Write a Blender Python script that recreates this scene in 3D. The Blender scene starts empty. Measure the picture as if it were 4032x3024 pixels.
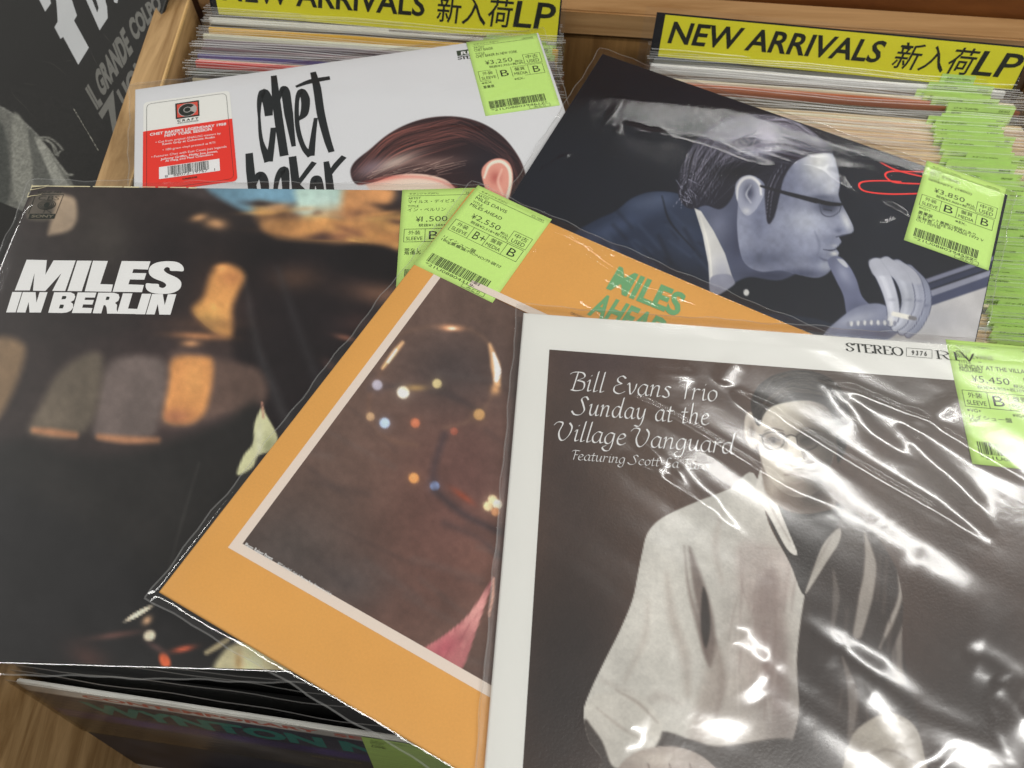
import bpy, bmesh, math, random
import numpy as np
from mathutils import Matrix, Vector

# ------------------------------------------------------------------ camera
sc = bpy.context.scene
CAM = np.array([-0.10872628333584111, -0.1519298543432568, 0.38156947474440595])
ROT = np.array([[0.9996645528656034, -0.012405893966433745, -0.022734896940758448],
                [0.0, 0.8778137365913966, -0.47900213345187787],
                [0.025899454511887018, 0.4788414535588415, 0.8775192764889229]])
cd = bpy.data.cameras.new('camera')
cam = bpy.data.objects.new('camera', cd); sc.collection.objects.link(cam)
m4 = Matrix([list(ROT[i]) + [CAM[i]] for i in range(3)] + [[0, 0, 0, 1]])
cam.matrix_world = m4
cd.sensor_width = 36; cd.lens = 36 * 3000 / 4032
cd.clip_start = 0.01; cd.clip_end = 60
cd.dof.use_dof = True; cd.dof.focus_distance = 0.47; cd.dof.aperture_fstop = 14
sc.camera = cam
# ------------------------------------------------------------------ world and lamps
w = bpy.data.worlds.new('World'); sc.world = w; w.use_nodes = True
bg = w.node_tree.nodes['Background']
bg.inputs[0].default_value = (1.0, 0.985, 0.955, 1); bg.inputs[1].default_value = 0.195
sc.view_settings.view_transform = 'Standard'; sc.view_settings.look = 'None'
sc.view_settings.exposure = -0.10
sc.cycles.transparent_max_bounces = 24; sc.cycles.max_bounces = 10


def tube(x, y, z, L, W, ang, power):
    d = bpy.data.lights.new('tube_and_fill', 'AREA'); d.shape = 'RECTANGLE'; d.size = L; d.size_y = W
    d.energy = power; d.color = (1.0, 0.985, 0.95)
    o = bpy.data.objects.new('tube_and_fill', d); sc.collection.objects.link(o)
    o.location = (x, y, z); o.rotation_euler = (0, 0, math.radians(ang))


# fluorescent rows of the shop ceiling, plus an added lamp far left
tube(1.45, 2.02, 1.60, 2.1, 0.035, -3, 6)
tube(1.50, 0.72, 1.60, 2.1, 0.07, -3, 16)
tube(1.35, -0.36, 1.60, 2.2, 0.13, -3, 28)
tube(-2.20, 0.90, 1.60, 1.6, 0.24, 95, 22)  # added unseen lamp, set outside the mirrored area for diffuse light
tube(-1.35, -0.60, 1.60, 2.2, 0.08, -3, 14)

rng = np.random.default_rng(7); random.seed(7)
COL = sc.collection


# ------------------------------------------------------------------ pixel geometry (photograph at 2212 px wide)
def ray(px, py):
    px = np.asarray(px, float) * 1.8228; py = np.asarray(py, float) * 1.8228
    d = np.stack([(px - 2016) / 3000, -(py - 1512) / 3000, -np.ones_like(px)], -1)
    return d @ ROT.T


def hit(px, py, p, n):
    r = ray(px, py); p = np.array(p, float); n = np.array(n, float)
    return CAM + r * (((p - CAM) @ n) / (r @ n))[..., None]


def project(P):
    q = (np.asarray(P) - CAM) @ ROT
    return (2016 + 3000 * q[..., 0] / -q[..., 2]) / 1.8228, (1512 - 3000 * q[..., 1] / -q[..., 2]) / 1.8228


def lin(c):
    c = np.asarray(c, float) / 255
    return np.where(c <= 0.04045, c / 12.92, ((c + 0.055) / 1.055) ** 2.4)


ILL = 0.80


def alb(c):
    return tuple(np.clip(lin(c) / ILL, 0.002, 0.9)) + (1,)


# ------------------------------------------------------------------ materials
def nodes(name):
    m = bpy.data.materials.new(name); m.use_nodes = True
    return m, m.node_tree.nodes, m.node_tree.links, m.node_tree.nodes['Principled BSDF']


def paper(name, col, rough=0.45, spec=0.25, grain=0.06, scale=900, bump=0.05, raw=False):
    m, N, L, P = nodes(name)
    c = col if raw else alb(col)
    tc = N.new('ShaderNodeTexCoord'); no = N.new('ShaderNodeTexNoise')
    no.inputs['Scale'].default_value = scale; no.inputs['Detail'].default_value = 4
    L.new(tc.outputs['Object'], no.inputs['Vector'])
    no2 = N.new('ShaderNodeTexNoise'); no2.inputs['Scale'].default_value = 25; no2.inputs['Detail'].default_value = 5
    L.new(tc.outputs['Object'], no2.inputs['Vector'])
    ad = N.new('ShaderNodeMath'); ad.operation = 'ADD'
    L.new(no.outputs['Fac'], ad.inputs[0]); L.new(no2.outputs['Fac'], ad.inputs[1])
    mr = N.new('ShaderNodeMapRange'); mr.inputs[1].default_value = 0.6; mr.inputs[2].default_value = 1.4
    mr.inputs[3].default_value = 1 - grain; mr.inputs[4].default_value = 1 + grain
    L.new(ad.outputs[0], mr.inputs[0])
    mx = N.new('ShaderNodeVectorMath'); mx.operation = 'SCALE'; mx.inputs[0].default_value = c[:3]
    L.new(mr.outputs[0], mx.inputs['Scale']); L.new(mx.outputs[0], P.inputs['Base Color'])
    P.inputs['Roughness'].default_value = rough; P.inputs['Specular IOR Level'].default_value = spec
    if bump:
        b = N.new('ShaderNodeBump'); b.inputs['Strength'].default_value = bump; b.inputs['Distance'].default_value = 0.0004
        L.new(no.outputs['Fac'], b.inputs['Height']); L.new(b.outputs[0], P.inputs['Normal'])
    return m


def printed(name, rough=0.38, grain=0.06, scale=1400, bump=0.0, spec=0.25):
    m, N, L, P = nodes(name)
    at = N.new('ShaderNodeAttribute'); at.attribute_name = 'ink'
    tc = N.new('ShaderNodeTexCoord'); no = N.new('ShaderNodeTexNoise')
    no.inputs['Scale'].default_value = scale; no.inputs['Detail'].default_value = 3
    L.new(tc.outputs['Object'], no.inputs['Vector'])
    mr = N.new('ShaderNodeMapRange'); mr.inputs[1].default_value = 0.3; mr.inputs[2].default_value = 0.7
    mr.inputs[3].default_value = 1 - grain; mr.inputs[4].default_value = 1 + grain
    L.new(no.outputs['Fac'], mr.inputs[0])
    mx = N.new('ShaderNodeVectorMath'); mx.operation = 'SCALE'
    L.new(at.outputs['Color'], mx.inputs[0]); L.new(mr.outputs[0], mx.inputs['Scale'])
    L.new(mx.outputs[0], P.inputs['Base Color'])
    P.inputs['Roughness'].default_value = rough; P.inputs['Specular IOR Level'].default_value = spec
    if bump:
        b = N.new('ShaderNodeBump'); b.inputs['Strength'].default_value = bump; b.inputs['Distance'].default_value = 0.0003
        L.new(no.outputs['Fac'], b.inputs['Height']); L.new(b.outputs[0], P.inputs['Normal'])
    return m


def film(name, rough=0.06, gain=1.6, haze=0.02, bump=0.25, scale=(60, 60, 60), bdist=0.0006, fine=0.0):
    m, N, L, P = nodes(name)
    out = N['Material Output']
    N.remove(P)
    tr = N.new('ShaderNodeBsdfTransparent'); tr.inputs[0].default_value = (0.985, 0.985, 0.98, 1)
    gl = N.new('ShaderNodeBsdfGlossy'); gl.inputs['Roughness'].default_value = rough
    df = N.new('ShaderNodeBsdfDiffuse'); df.inputs[0].default_value = (0.8, 0.8, 0.78, 1)
    tc = N.new('ShaderNodeTexCoord'); mp = N.new('ShaderNodeMapping'); mp.inputs['Scale'].default_value = scale
    L.new(tc.outputs['Object'], mp.inputs['Vector'])
    no = N.new('ShaderNodeTexNoise'); no.inputs['Scale'].default_value = 1; no.inputs['Detail'].default_value = 3
    no.inputs['Distortion'].default_value = 0.6
    L.new(mp.outputs[0], no.inputs['Vector'])
    h = no.outputs['Fac']
    if fine:
        n2 = N.new('ShaderNodeTexNoise'); n2.inputs['Scale'].default_value = 18; n2.inputs['Detail'].default_value = 2
        L.new(mp.outputs[0], n2.inputs['Vector'])
        ma = N.new('ShaderNodeMath'); ma.operation = 'MULTIPLY_ADD'; ma.inputs[1].default_value = fine
        L.new(n2.outputs['Fac'], ma.inputs[0]); L.new(no.outputs['Fac'], ma.inputs[2]); h = ma.outputs[0]
    b = N.new('ShaderNodeBump'); b.inputs['Strength'].default_value = bump; b.inputs['Distance'].default_value = bdist
    L.new(h, b.inputs['Height']); L.new(b.outputs[0], gl.inputs['Normal'])
    fr = N.new('ShaderNodeLayerWeight'); fr.inputs['Blend'].default_value = 0.5
    L.new(b.outputs[0], fr.inputs['Normal'])
    pw = N.new('ShaderNodeMath'); pw.operation = 'POWER'; pw.inputs[1].default_value = 5; L.new(fr.outputs['Facing'], pw.inputs[0])
    mu = N.new('ShaderNodeMath'); mu.operation = 'MULTIPLY_ADD'; mu.use_clamp = True; mu.inputs[1].default_value = 0.95 * gain; mu.inputs[2].default_value = 0.045 * gain
    L.new(pw.outputs[0], mu.inputs[0])
    m1 = N.new('ShaderNodeMixShader'); m1.inputs[0].default_value = haze
    L.new(tr.outputs[0], m1.inputs[1]); L.new(df.outputs[0], m1.inputs[2])
    m2 = N.new('ShaderNodeMixShader')
    L.new(mu.outputs[0], m2.inputs[0]); L.new(m1.outputs[0], m2.inputs[1]); L.new(gl.outputs[0], m2.inputs[2])
    L.new(m2.outputs[0], out.inputs['Surface'])
    return m


def wood(name, c1, c2, scale=(3, 60, 3), rough=0.5, rot=(0, 0, 0)):
    m, N, L, P = nodes(name)
    tc = N.new('ShaderNodeTexCoord'); mp = N.new('ShaderNodeMapping'); mp.inputs['Scale'].default_value = scale
    mp.inputs['Rotation'].default_value = rot
    L.new(tc.outputs['Object'], mp.inputs['Vector'])
    no = N.new('ShaderNodeTexNoise'); no.inputs['Scale'].default_value = 3; no.inputs['Detail'].default_value = 9
    no.inputs['Roughness'].default_value = 0.65; no.inputs['Distortion'].default_value = 0.5
    L.new(mp.outputs[0], no.inputs['Vector'])
    cr = N.new('ShaderNodeValToRGB')
    cr.color_ramp.elements[0].position = 0.32; cr.color_ramp.elements[0].color = alb(c1)
    cr.color_ramp.elements[1].position = 0.68; cr.color_ramp.elements[1].color = alb(c2)
    L.new(no.outputs['Fac'], cr.inputs[0]); L.new(cr.outputs[0], P.inputs['Base Color'])
    b = N.new('ShaderNodeBump'); b.inputs['Strength'].default_value = 0.25; b.inputs['Distance'].default_value = 0.0008
    L.new(no.outputs['Fac'], b.inputs['Height']); L.new(b.outputs[0], P.inputs['Normal'])
    P.inputs['Roughness'].default_value = rough
    return m


INK = paper('black_ink', (30, 34, 28), rough=0.5, grain=0.05)
WHITE_INK = paper('white_ink', (238, 238, 222), rough=0.5, grain=0.04)
GREEN = paper('green_label_paper', (186, 240, 122), rough=0.55, spec=0.3, grain=0.03, scale=300, bump=0.03)
GREEN_F = paper('filed_label_paper', (188, 250, 128), rough=0.6, spec=0.2, grain=0.05, scale=300, bump=0.03)
YELLOW = paper('yellow_card', (226, 216, 46), rough=0.5, grain=0.04)
PRINT = printed('printed_picture')
PRINT_G = printed('glossy_printed_picture', rough=0.28, grain=0.05, scale=700, bump=0.35, spec=0.4)
FILM = film('clear_sleeve_film', rough=0.05, gain=1.3, haze=0.008, bump=0.5, scale=(22, 45, 40), fine=0.05)
FILM_D = film('dull_film', rough=0.2, gain=0.45, haze=0.003, bump=0.3, scale=(20, 20, 20))
FILM_W = film('wrinkled_sleeve_film', rough=0.17, gain=2.9, haze=0.008, bump=0.28, scale=(30, 30, 30), fine=0.03, bdist=0.0009)
FILM_B = film('filed_sleeve_film', rough=0.10, gain=0.8, haze=0.014, bump=0.5, scale=(30, 30, 300))


FILM_SHINE_F = film('filed_edge_shine_film', rough=0.3, gain=1.6, haze=0.16, bump=0.4, scale=(60, 60, 60))
FILM_HEM = film('hem_film', rough=0.12, gain=3.0, haze=0.12, bump=0.6, scale=(90, 90, 90))


# ------------------------------------------------------------------ object helpers
def link(name, me, mat=None, parent=None, smooth=False):
    o = bpy.data.objects.new(name, me); COL.objects.link(o)
    if mat is not None:
        for mm in (mat if isinstance(mat, (list, tuple)) else [mat]):
            me.materials.append(mm)
    if parent is not None: o.parent = parent
    if smooth: me.shade_smooth()
    return o


def mesh(name, V, F, mat=None, parent=None, smooth=False):
    me = bpy.data.meshes.new(name); me.from_pydata([tuple(map(float, v)) for v in V], [], [tuple(map(int, f)) for f in F]); me.update()
    return link(name, me, mat, parent, smooth)


def thing(name, label, cat, mat4=None, group=None):
    o = bpy.data.objects.new(name, None); COL.objects.link(o); o.empty_display_size = 0.02
    if mat4 is not None: o.matrix_world = mat4
    o['label'] = label; o['category'] = cat
    if group: o['group'] = group
    return o


def tag(o, label, cat, group=None):
    o['label'] = label; o['category'] = cat
    if group: o['group'] = group
    return o


def box(name, lo, hi, mat, parent=None, bevel=0.0):
    bm = bmesh.new(); bmesh.ops.create_cube(bm, size=1)
    lo = Vector(lo); hi = Vector(hi)
    for v in bm.verts: v.co = Vector([(lo[i] + hi[i]) / 2 + v.co[i] * (hi[i] - lo[i]) for i in range(3)])
    if bevel: bmesh.ops.bevel(bm, geom=bm.edges[:], offset=bevel, segments=2, affect='EDGES', profile=0.6)
    me = bpy.data.meshes.new(name); bm.to_mesh(me); bm.free()
    return link(name, me, mat, parent, smooth=False)


def prism(name, quad, z0, z1, mat, parent=None, bevel=0.0015):
    """four (x, y) corners counter-clockwise extruded from z0 to z1"""
    bm = bmesh.new()
    a = [bm.verts.new((x, y, z0)) for x, y in quad]; b = [bm.verts.new((x, y, z1)) for x, y in quad]
    bm.faces.new(b); bm.faces.new(a[::-1])
    for i in range(4): bm.faces.new((a[i], a[(i + 1) % 4], b[(i + 1) % 4], b[i]))
    if bevel: bmesh.ops.bevel(bm, geom=bm.edges[:], offset=bevel, segments=2, affect='EDGES')
    me = bpy.data.meshes.new(name); bm.to_mesh(me); bm.free()
    return link(name, me, mat, parent)


def grid_faces(nx, ny):
    i, j = np.meshgrid(np.arange(nx - 1), np.arange(ny - 1)); k = (j * nx + i).ravel()
    return np.stack([k, k + nx, k + nx + 1, k + 1], 1)


def np_mesh(name, V, F, mat, parent=None, smooth=True, ink=None):
    me = bpy.data.meshes.new(name)
    me.vertices.add(len(V)); me.vertices.foreach_set('co', np.asarray(V, np.float32).ravel())
    n = len(F); me.loops.add(n * 4); me.loops.foreach_set('vertex_index', np.asarray(F, np.int32).ravel())
    me.polygons.add(n); me.polygons.foreach_set('loop_start', np.arange(0, n * 4, 4, dtype=np.int32))
    me.update(calc_edges=True); me.validate()
    if ink is not None:
        a = me.color_attributes.new('ink', 'FLOAT_COLOR', 'POINT')
        a.data.foreach_set('color', np.concatenate([ink, np.ones((len(ink), 1))], 1).astype(np.float32).ravel())
    return link(name, me, mat, parent, smooth)


# ------------------------------------------------------------------ lettering
_tc = {}


def glyphs(s, bold=0.0):
    """flat triangles of a string, bounding box brought to 0..1 x 0..1"""
    k = (s, bold)
    if k in _tc: return _tc[k]
    cu = bpy.data.curves.new('t', 'FONT'); cu.body = s; cu.size = 1; cu.offset = bold; cu.resolution_u = 3
    cu.fill_mode = 'FRONT' if hasattr(cu, 'fill_mode') else cu.fill_mode
    ob = bpy.data.objects.new('t', cu); COL.objects.link(ob)
    dg = bpy.context.evaluated_depsgraph_get(); dg.update()
    me = ob.evaluated_get(dg).to_mesh()
    V = np.array([v.co[:2] for v in me.vertices]); F = [tuple(p.vertices) for p in me.polygons]
    bpy.data.objects.remove(ob); bpy.data.curves.remove(cu)
    if len(V) == 0: V = np.zeros((0, 2)); r = (V, [], 1.0); _tc[k] = r; return r
    lo = V.min(0); sz = V.max(0) - lo
    r = ((V - lo) / np.maximum(sz, 1e-6), F, sz[0] / max(sz[1], 1e-6)); _tc[k] = r
    return r


class Ink:
    """collects flat lettering in the (x right, y up) frame of a sheet, lifted by h; wraps onto surf(x, y)"""
    def __init__(s, h=0.0002, surf=None): s.V = []; s.F = []; s.h = h; s.k = 0; s.surf = surf
    def add(s, P, F):
        n = len(s.V); s.k += 1; z = s.h + (s.k % 12) * 0.000006
        for x, y in P: s.V.append((x, y, z + (s.surf(x, y) if s.surf else 0)))
        s.F += [tuple(n + i for i in f) for f in F]
    def text(s, t, x, y, wd, ht, bold=0.0, slant=0.0, ang=0.0):
        """box with lower-left x, y"""
        V, F, asp = glyphs(t, bold)
        if wd is None: wd = ht * asp
        c, q = math.cos(ang), math.sin(ang)
        P = []
        for a, b in V:
            X = a * wd + slant * b * ht; Y = b * ht
            P.append((x + c * X - q * Y, y + q * X + c * Y))
        s.add(P, F)
    def quad(s, t, p00, p10, p01, p11, bold=0.0):
        V, F, asp = glyphs(t, bold)
        p00, p10, p01, p11 = map(np.array, (p00, p10, p01, p11))
        P = [tuple((p00 * (1 - a) + p10 * a) * (1 - b) + (p01 * (1 - a) + p11 * a) * b) for a, b in V]
        s.add(P, F)
    def rect(s, x0, y0, x1, y1): s.add([(x0, y0), (x1, y0), (x1, y1), (x0, y1)], [(0, 1, 2, 3)])
    def frame(s, x0, y0, x1, y1, t):
        s.rect(x0, y0, x1, y0 + t); s.rect(x0, y1 - t, x1, y1)
        s.rect(x0, y0 + t, x0 + t, y1 - t); s.rect(x1 - t, y0 + t, x1, y1 - t)
    def poly(s, pts): 
        from mathutils.geometry import tessellate_polygon
        T = tessellate_polygon([[Vector((p[0], p[1], 0)) for p in pts]])
        s.add([tuple(p[:2]) for p in pts], [tuple(t) for t in T])
    def stroke(s, pts, wds):
        """ribbon along a smoothed path, width changing along it"""
        P = catmull([tuple(p) for p in pts], 7); n = len(P)
        W = np.interp(np.linspace(0, 1, n), np.linspace(0, 1, len(wds)), wds)
        T = np.gradient(P, axis=0); T /= np.maximum(np.linalg.norm(T, axis=1), 1e-9)[:, None]
        Nn = np.stack([-T[:, 1], T[:, 0]], 1) * W[:, None] / 2
        A = P + Nn; B = P - Nn
        s.add([tuple(p) for p in np.concatenate([A, B])], [(i, i + 1, n + i + 1, n + i) for i in range(n - 1)])
    def nib(s, pts, nib, ang, seg=7):
        """broad pen held at a fixed angle"""
        P = catmull([tuple(p) for p in pts], seg) if len(pts) > 2 else np.array(pts, float); n = len(P)
        d = np.array([math.cos(ang), math.sin(ang)]) * nib / 2
        e = np.array([-math.sin(ang), math.cos(ang)]) * nib * 0.14
        for k, (da) in enumerate((d,)):
            A = P + da; B = P - da
            s.add([tuple(p) for p in np.concatenate([A, B])], [(i, i + 1, n + i + 1, n + i) for i in range(n - 1)])
        T = np.gradient(P, axis=0); T /= np.maximum(np.linalg.norm(T, axis=1), 1e-9)[:, None]
        Nn = np.stack([-T[:, 1], T[:, 0]], 1) * nib * 0.13
        s.add([tuple(p) for p in np.concatenate([P + Nn, P - Nn])], [(i, i + 1, n + i + 1, n + i) for i in range(n - 1)])
    def build(s, name, mat, parent): return mesh(name, s.V, s.F, mat, parent)


def catmull(pts, seg=8, closed=False):
    P = np.array(pts, float)
    if closed: Q = np.concatenate([P[-1:], P, P[:2]])
    else: Q = np.concatenate([2 * P[:1] - P[1:2], P, 2 * P[-1:] - P[-2:-1]])
    out = []
    for i in range(1, len(Q) - 2):
        t = np.linspace(0, 1, seg, endpoint=False)[:, None]
        p0, p1, p2, p3 = Q[i - 1:i + 3]
        out.append(0.5 * (2 * p1 + (p2 - p0) * t + (2 * p0 - 5 * p1 + 4 * p2 - p3) * t ** 2 + (3 * p1 - p0 - 3 * p2 + p3) * t ** 3))
    if not closed: out.append(P[-1:])
    return np.concatenate(out)


# ------------------------------------------------------------------ painting of printed pictures
def sstep(x, a, b):
    t = np.clip((x - a) / (b - a), 0, 1); return t * t * (3 - 2 * t)


def vnoise(X, Y, s, seed=0):
    r = np.random.default_rng(seed).random((64, 64)); x = X / s; y = Y / s
    xi = np.floor(x).astype(int); yi = np.floor(y).astype(int); fx = x - xi; fy = y - yi
    fx = fx * fx * (3 - 2 * fx); fy = fy * fy * (3 - 2 * fy)
    g = lambda a, b: r[b % 64, a % 64]
    return (g(xi, yi) * (1 - fx) + g(xi + 1, yi) * fx) * (1 - fy) + (g(xi, yi + 1) * (1 - fx) + g(xi + 1, yi + 1) * fx) * fy


def fbm(X, Y, s, seed=0): return (vnoise(X, Y, s, seed) + 0.5 * vnoise(X, Y, s / 2, seed + 1) + 0.25 * vnoise(X, Y, s / 4, seed + 2)) / 1.75


class Paint:
    def __init__(s, X, Y, base):
        s.X = X; s.Y = Y; s.C = np.tile(np.array(base, float), (len(X), 1)); s.M = None
    def mix(s, a, col):
        a = np.clip(a, 0, 1)
        if s.M is not None: a = a * s.M
        a = a[:, None]; s.C = s.C * (1 - a) + np.array(col, float) * a
    def push(s, D): s.M = 1 - sstep(D, -1.5, 1.5)
    def pop(s): s.M = None
    def blob(s, x, y, rx, ry, col, a=1.0, rot=0, hard=0):
        c, q = math.cos(math.radians(rot)), math.sin(math.radians(rot))
        u = ((s.X - x) * c + (s.Y - y) * q) / rx; v = (-(s.X - x) * q + (s.Y - y) * c) / ry
        r = np.hypot(u, v)
        s.mix(a * (np.exp(-r * r * 1.2) if not hard else 1 - sstep(r, 1 - hard, 1 + hard)), col)
    def sdf(s, pts):
        P = np.array(pts, float); x0, y0 = P.min(0) - 60; x1, y1 = P.max(0) + 60
        idx = np.where((s.X > x0) & (s.X < x1) & (s.Y > y0) & (s.Y < y1))[0]
        X = s.X[idx]; Y = s.Y[idx]
        d = np.full(len(X), 1e9); ins = np.zeros(len(X), bool)
        for i in range(len(P)):
            a = P[i]; b = P[(i + 1) % len(P)]; e = b - a
            t = np.clip(((X - a[0]) * e[0] + (Y - a[1]) * e[1]) / max(e @ e, 1e-9), 0, 1)
            d = np.minimum(d, np.hypot(X - a[0] - t * e[0], Y - a[1] - t * e[1]))
            c = ((a[1] > Y) != (b[1] > Y)) & (X < (b[0] - a[0]) * (Y - a[1]) / (b[1] - a[1] + 1e-12) + a[0])
            ins ^= c
        D = np.full(len(s.X), 1e3); D[idx] = np.where(ins, -d, d); return D
    def poly(s, pts, col, f=1.5, a=1.0, smooth=True, tex=None):
        if smooth: pts = catmull(pts, 5, True)
        D = s.sdf(pts); m = a * (1 - sstep(D, -f, f))
        if tex is not None: m = m * tex
        s.mix(m, col); return D
    def line(s, pts, wd, col, f=1.5, a=1.0, smooth=True):
        P = catmull(pts, 6) if smooth and len(pts) > 2 else np.array(pts, float)
        W = np.interp(np.linspace(0, 1, len(P)), np.linspace(0, 1, len(wd)), wd) if isinstance(wd, (list, tuple)) else np.full(len(P), wd)
        pad = max(W) + 3 * f + 3
        lo = P.min(0) - pad; hi = P.max(0) + pad
        idx = np.where((s.X > lo[0]) & (s.X < hi[0]) & (s.Y > lo[1]) & (s.Y < hi[1]))[0]
        if not len(idx): return
        X = s.X[idx]; Y = s.Y[idx]; d = np.full(len(X), 1e9)
        for i in range(len(P) - 1):
            A = P[i]; e = P[i + 1] - A
            t = np.clip(((X - A[0]) * e[0] + (Y - A[1]) * e[1]) / max(e @ e, 1e-9), 0, 1)
            d = np.minimum(d, np.hypot(X - A[0] - t * e[0], Y - A[1] - t * e[1]) - (W[i] * (1 - t) + W[i + 1] * t) / 2)
        m = np.zeros(len(s.X)); m[idx] = a * (1 - sstep(d, -f, f)); s.mix(m, col)
    def noise(s, sc_, amt, seed=0, region=None):
        k = 1 + amt * (fbm(s.X, s.Y, sc_, seed) - 0.5) * 2
        if s.M is not None: k = 1 + (k - 1) * s.M
        if region is not None: k = 1 + (k - 1) * region
        s.C = s.C * k[:, None]
    def out(s): return np.clip(lin(np.clip(s.C, 0, 255)) / ILL, 0.0015, 0.9)


# ------------------------------------------------------------------ the five records lying on top
S = 0.315
POSE = {
 'chet': ([[0.977061, 0.212103, 0.019053], [0.21168, -0.977091, 0.022021], [0.023288, -0.017483, -0.999576]], [-0.384879, 0.32191, -0.02631]),
 'serenity': ([[0.901064, -0.433586, -0.009344], [-0.433522, -0.901107, 0.008091], [-0.011928, -0.00324, -0.999924]], [-0.027109, 0.36439, -0.018388]),
 'berlin': ([[0.998526, -0.02993, 0.045282], [-0.030918, -0.999296, 0.021265], [0.044613, -0.022634, -0.998748]], [-0.435245, 0.226568, -0.030031]),
 'ahead': ([[0.886186, -0.459084, -0.062575], [-0.461608, -0.886435, -0.033923], [-0.039895, 0.058947, -0.997464]], [-0.125209, 0.215483, -0.012011]),
 'sunday': ([[0.996895, -0.078377, 0.007584], [-0.078235, -0.996782, -0.017454], [0.008927, 0.016807, -0.999819]], [-0.091852, 0.107502, -0.002573]),
}


class Cover:
    def __init__(s, key, label, jacket_mat, bend=0.0, film_mat=None, res=150, wr=None, ext=(0.004, 0.007, 0.005, 0.005), thick=0.003):
        R = np.array(POSE[key][0]); s.O = np.array(POSE[key][1])
        s.ex = R[:, 0]; s.ey = -R[:, 1]; s.n = -R[:, 2]
        M = Matrix([[s.ex[i], s.ey[i], s.n[i], s.O[i]] for i in range(3)] + [[0, 0, 0, 1]])
        s.bend = bend
        s.root = thing('record', label, 'record', M, 'records lying on top of the bin')
        # jacket: a thin board with soft edges
        n = 24; xs = np.linspace(0, S, n); e = 0.0012
        prof = []
        g = np.concatenate([[0, e * 0.35, e], np.linspace(0, S, n)[1:-1], [S - e, S - e * 0.35, S]])
        X, Y = np.meshgrid(g, -g); d = np.minimum.reduce([X, S - X, -Y, S + Y])
        Z = -np.where(d < e, (1 - np.sqrt(np.clip(1 - (1 - d / e) ** 2, 0, 1))) * e, 0)
        k = len(g); top = np.stack([X, Y, Z + s.warp(X, Y)], -1).reshape(-1, 3)
        bot = np.stack([X, Y, -thick - Z * 0.9 + s.warp(X, Y)], -1).reshape(-1, 3)
        V = np.concatenate([top, bot]); F = grid_faces(k, k)
        Fb = F[:, ::-1] + k * k; side = []
        per = [i for i in range(k)] + [j * k + k - 1 for j in range(1, k)] + [(k - 1) * k + i for i in range(k - 2, -1, -1)] + [j * k for j in range(k - 2, 0, -1)]
        for a, b in zip(per, per[1:] + per[:1]): side.append((a, b, b + k * k, a + k * k))
        s.jacket = np_mesh('jacket', V, np.concatenate([F, Fb, np.array(side)]), jacket_mat, s.root)
        # loose clear bag
        s.wr = wr or (lambda x, y: np.zeros_like(x)); s.ext = ext
        L_, T_, R_, B_ = ext
        gx = np.concatenate([[-L_, -L_ * 0.5], np.linspace(0, S, res), [S + R_ * 0.5, S + R_]])
        gy = np.concatenate([[T_, T_ * 0.5], -np.linspace(0, S, res), [-S - B_ * 0.5, -S - B_]])
        X, Y = np.meshgrid(gx, gy); Z = s.bag(X, Y)
        V = np.stack([X, Y, Z], -1).reshape(-1, 3)
        s.bagmesh = np_mesh('clear_sleeve', V, grid_faces(len(gx), len(gy)), film_mat or FILM, s.root)
        # welded hem round the bag
        loop = [(-L_, T_), (S + R_, T_), (S + R_, -S - B_), (-L_, -S - B_)]; V = []; F = []
        for i in range(4):
            a = np.array(loop[i]); b = np.array(loop[(i + 1) % 4]); d = (b - a) / np.linalg.norm(b - a); nn = np.array([-d[1], d[0]])
            q = 60; base = len(V)
            for t in np.linspace(0, 1, q):
                c = a + (b - a) * t; wv = 0.0004 * math.sin(t * 37 + i) + 0.0003 * math.sin(t * 91)
                for off in (-0.0004, 0.0004):
                    pp = c + nn * (off + wv); V.append((pp[0], pp[1], float(s.bag(np.array([np.clip(c[0], -L_, S + R_)]), np.array([c[1]]))[0]) + 0.00015 + wv))
            F += [(base + 2 * j, base + 2 * j + 1, base + 2 * j + 3, base + 2 * j + 2) for j in range(q - 1)]
        mesh('sleeve_hem', V, F, FILM_HEM, s.bagmesh, smooth=True)
    def warp(s, x, y): return s.bend * (np.clip(x, 0, S) / S) ** 2 * np.clip(1 + y / S, 0, 1) ** 2
    def bag(s, x, y):
        x = np.asarray(x, float); y = np.asarray(y, float)
        d = np.maximum.reduce([-x, x - S, y, -y - S])
        out = np.clip(d / 0.004, 0, 1.6)
        ins = np.clip(-d / 0.012, 0, 1)
        z = 0.0007 + s.wr(x, y) * ins - 0.0016 * out + s.warp(x, y)
        return z
    def L(s, px, py):
        """photo pixel -> (x right, y up) on the jacket plane"""
        P = hit(np.asarray(px, float), np.asarray(py, float), s.O, s.n) - s.O
        return np.stack([P @ s.ex, P @ s.ey], -1)
    def px(s, x, y):
        P = s.O + np.asarray(x)[..., None] * s.ex + np.asarray(y)[..., None] * s.ey
        return project(P)
    def picture(s, name, x0, y0, x1, y1, nx, ny, painter, base, h=0.00006, parent=None, mat=None):
        X, Y = np.meshgrid(np.linspace(x0, x1, nx), np.linspace(y0, y1, ny)); X = X.ravel(); Y = Y.ravel()
        px, py = s.px(X, Y); p = Paint(px, py, base); painter(p)
        V = np.stack([X, Y, np.full_like(X, h) + s.warp(X, Y)], 1)
        return np_mesh(name, V, grid_faces(nx, ny), mat or PRINT, parent or s.jacket, ink=p.out())
    def ink(s, h=0.00015): return Ink(h, surf=lambda x, y: float(s.warp(x, y)))


# label paper, 57 x 82 mm, its own frame: x right, y up from the top-left corner
LW, LH = 0.0571, 0.0818
MM = 0.001


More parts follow.
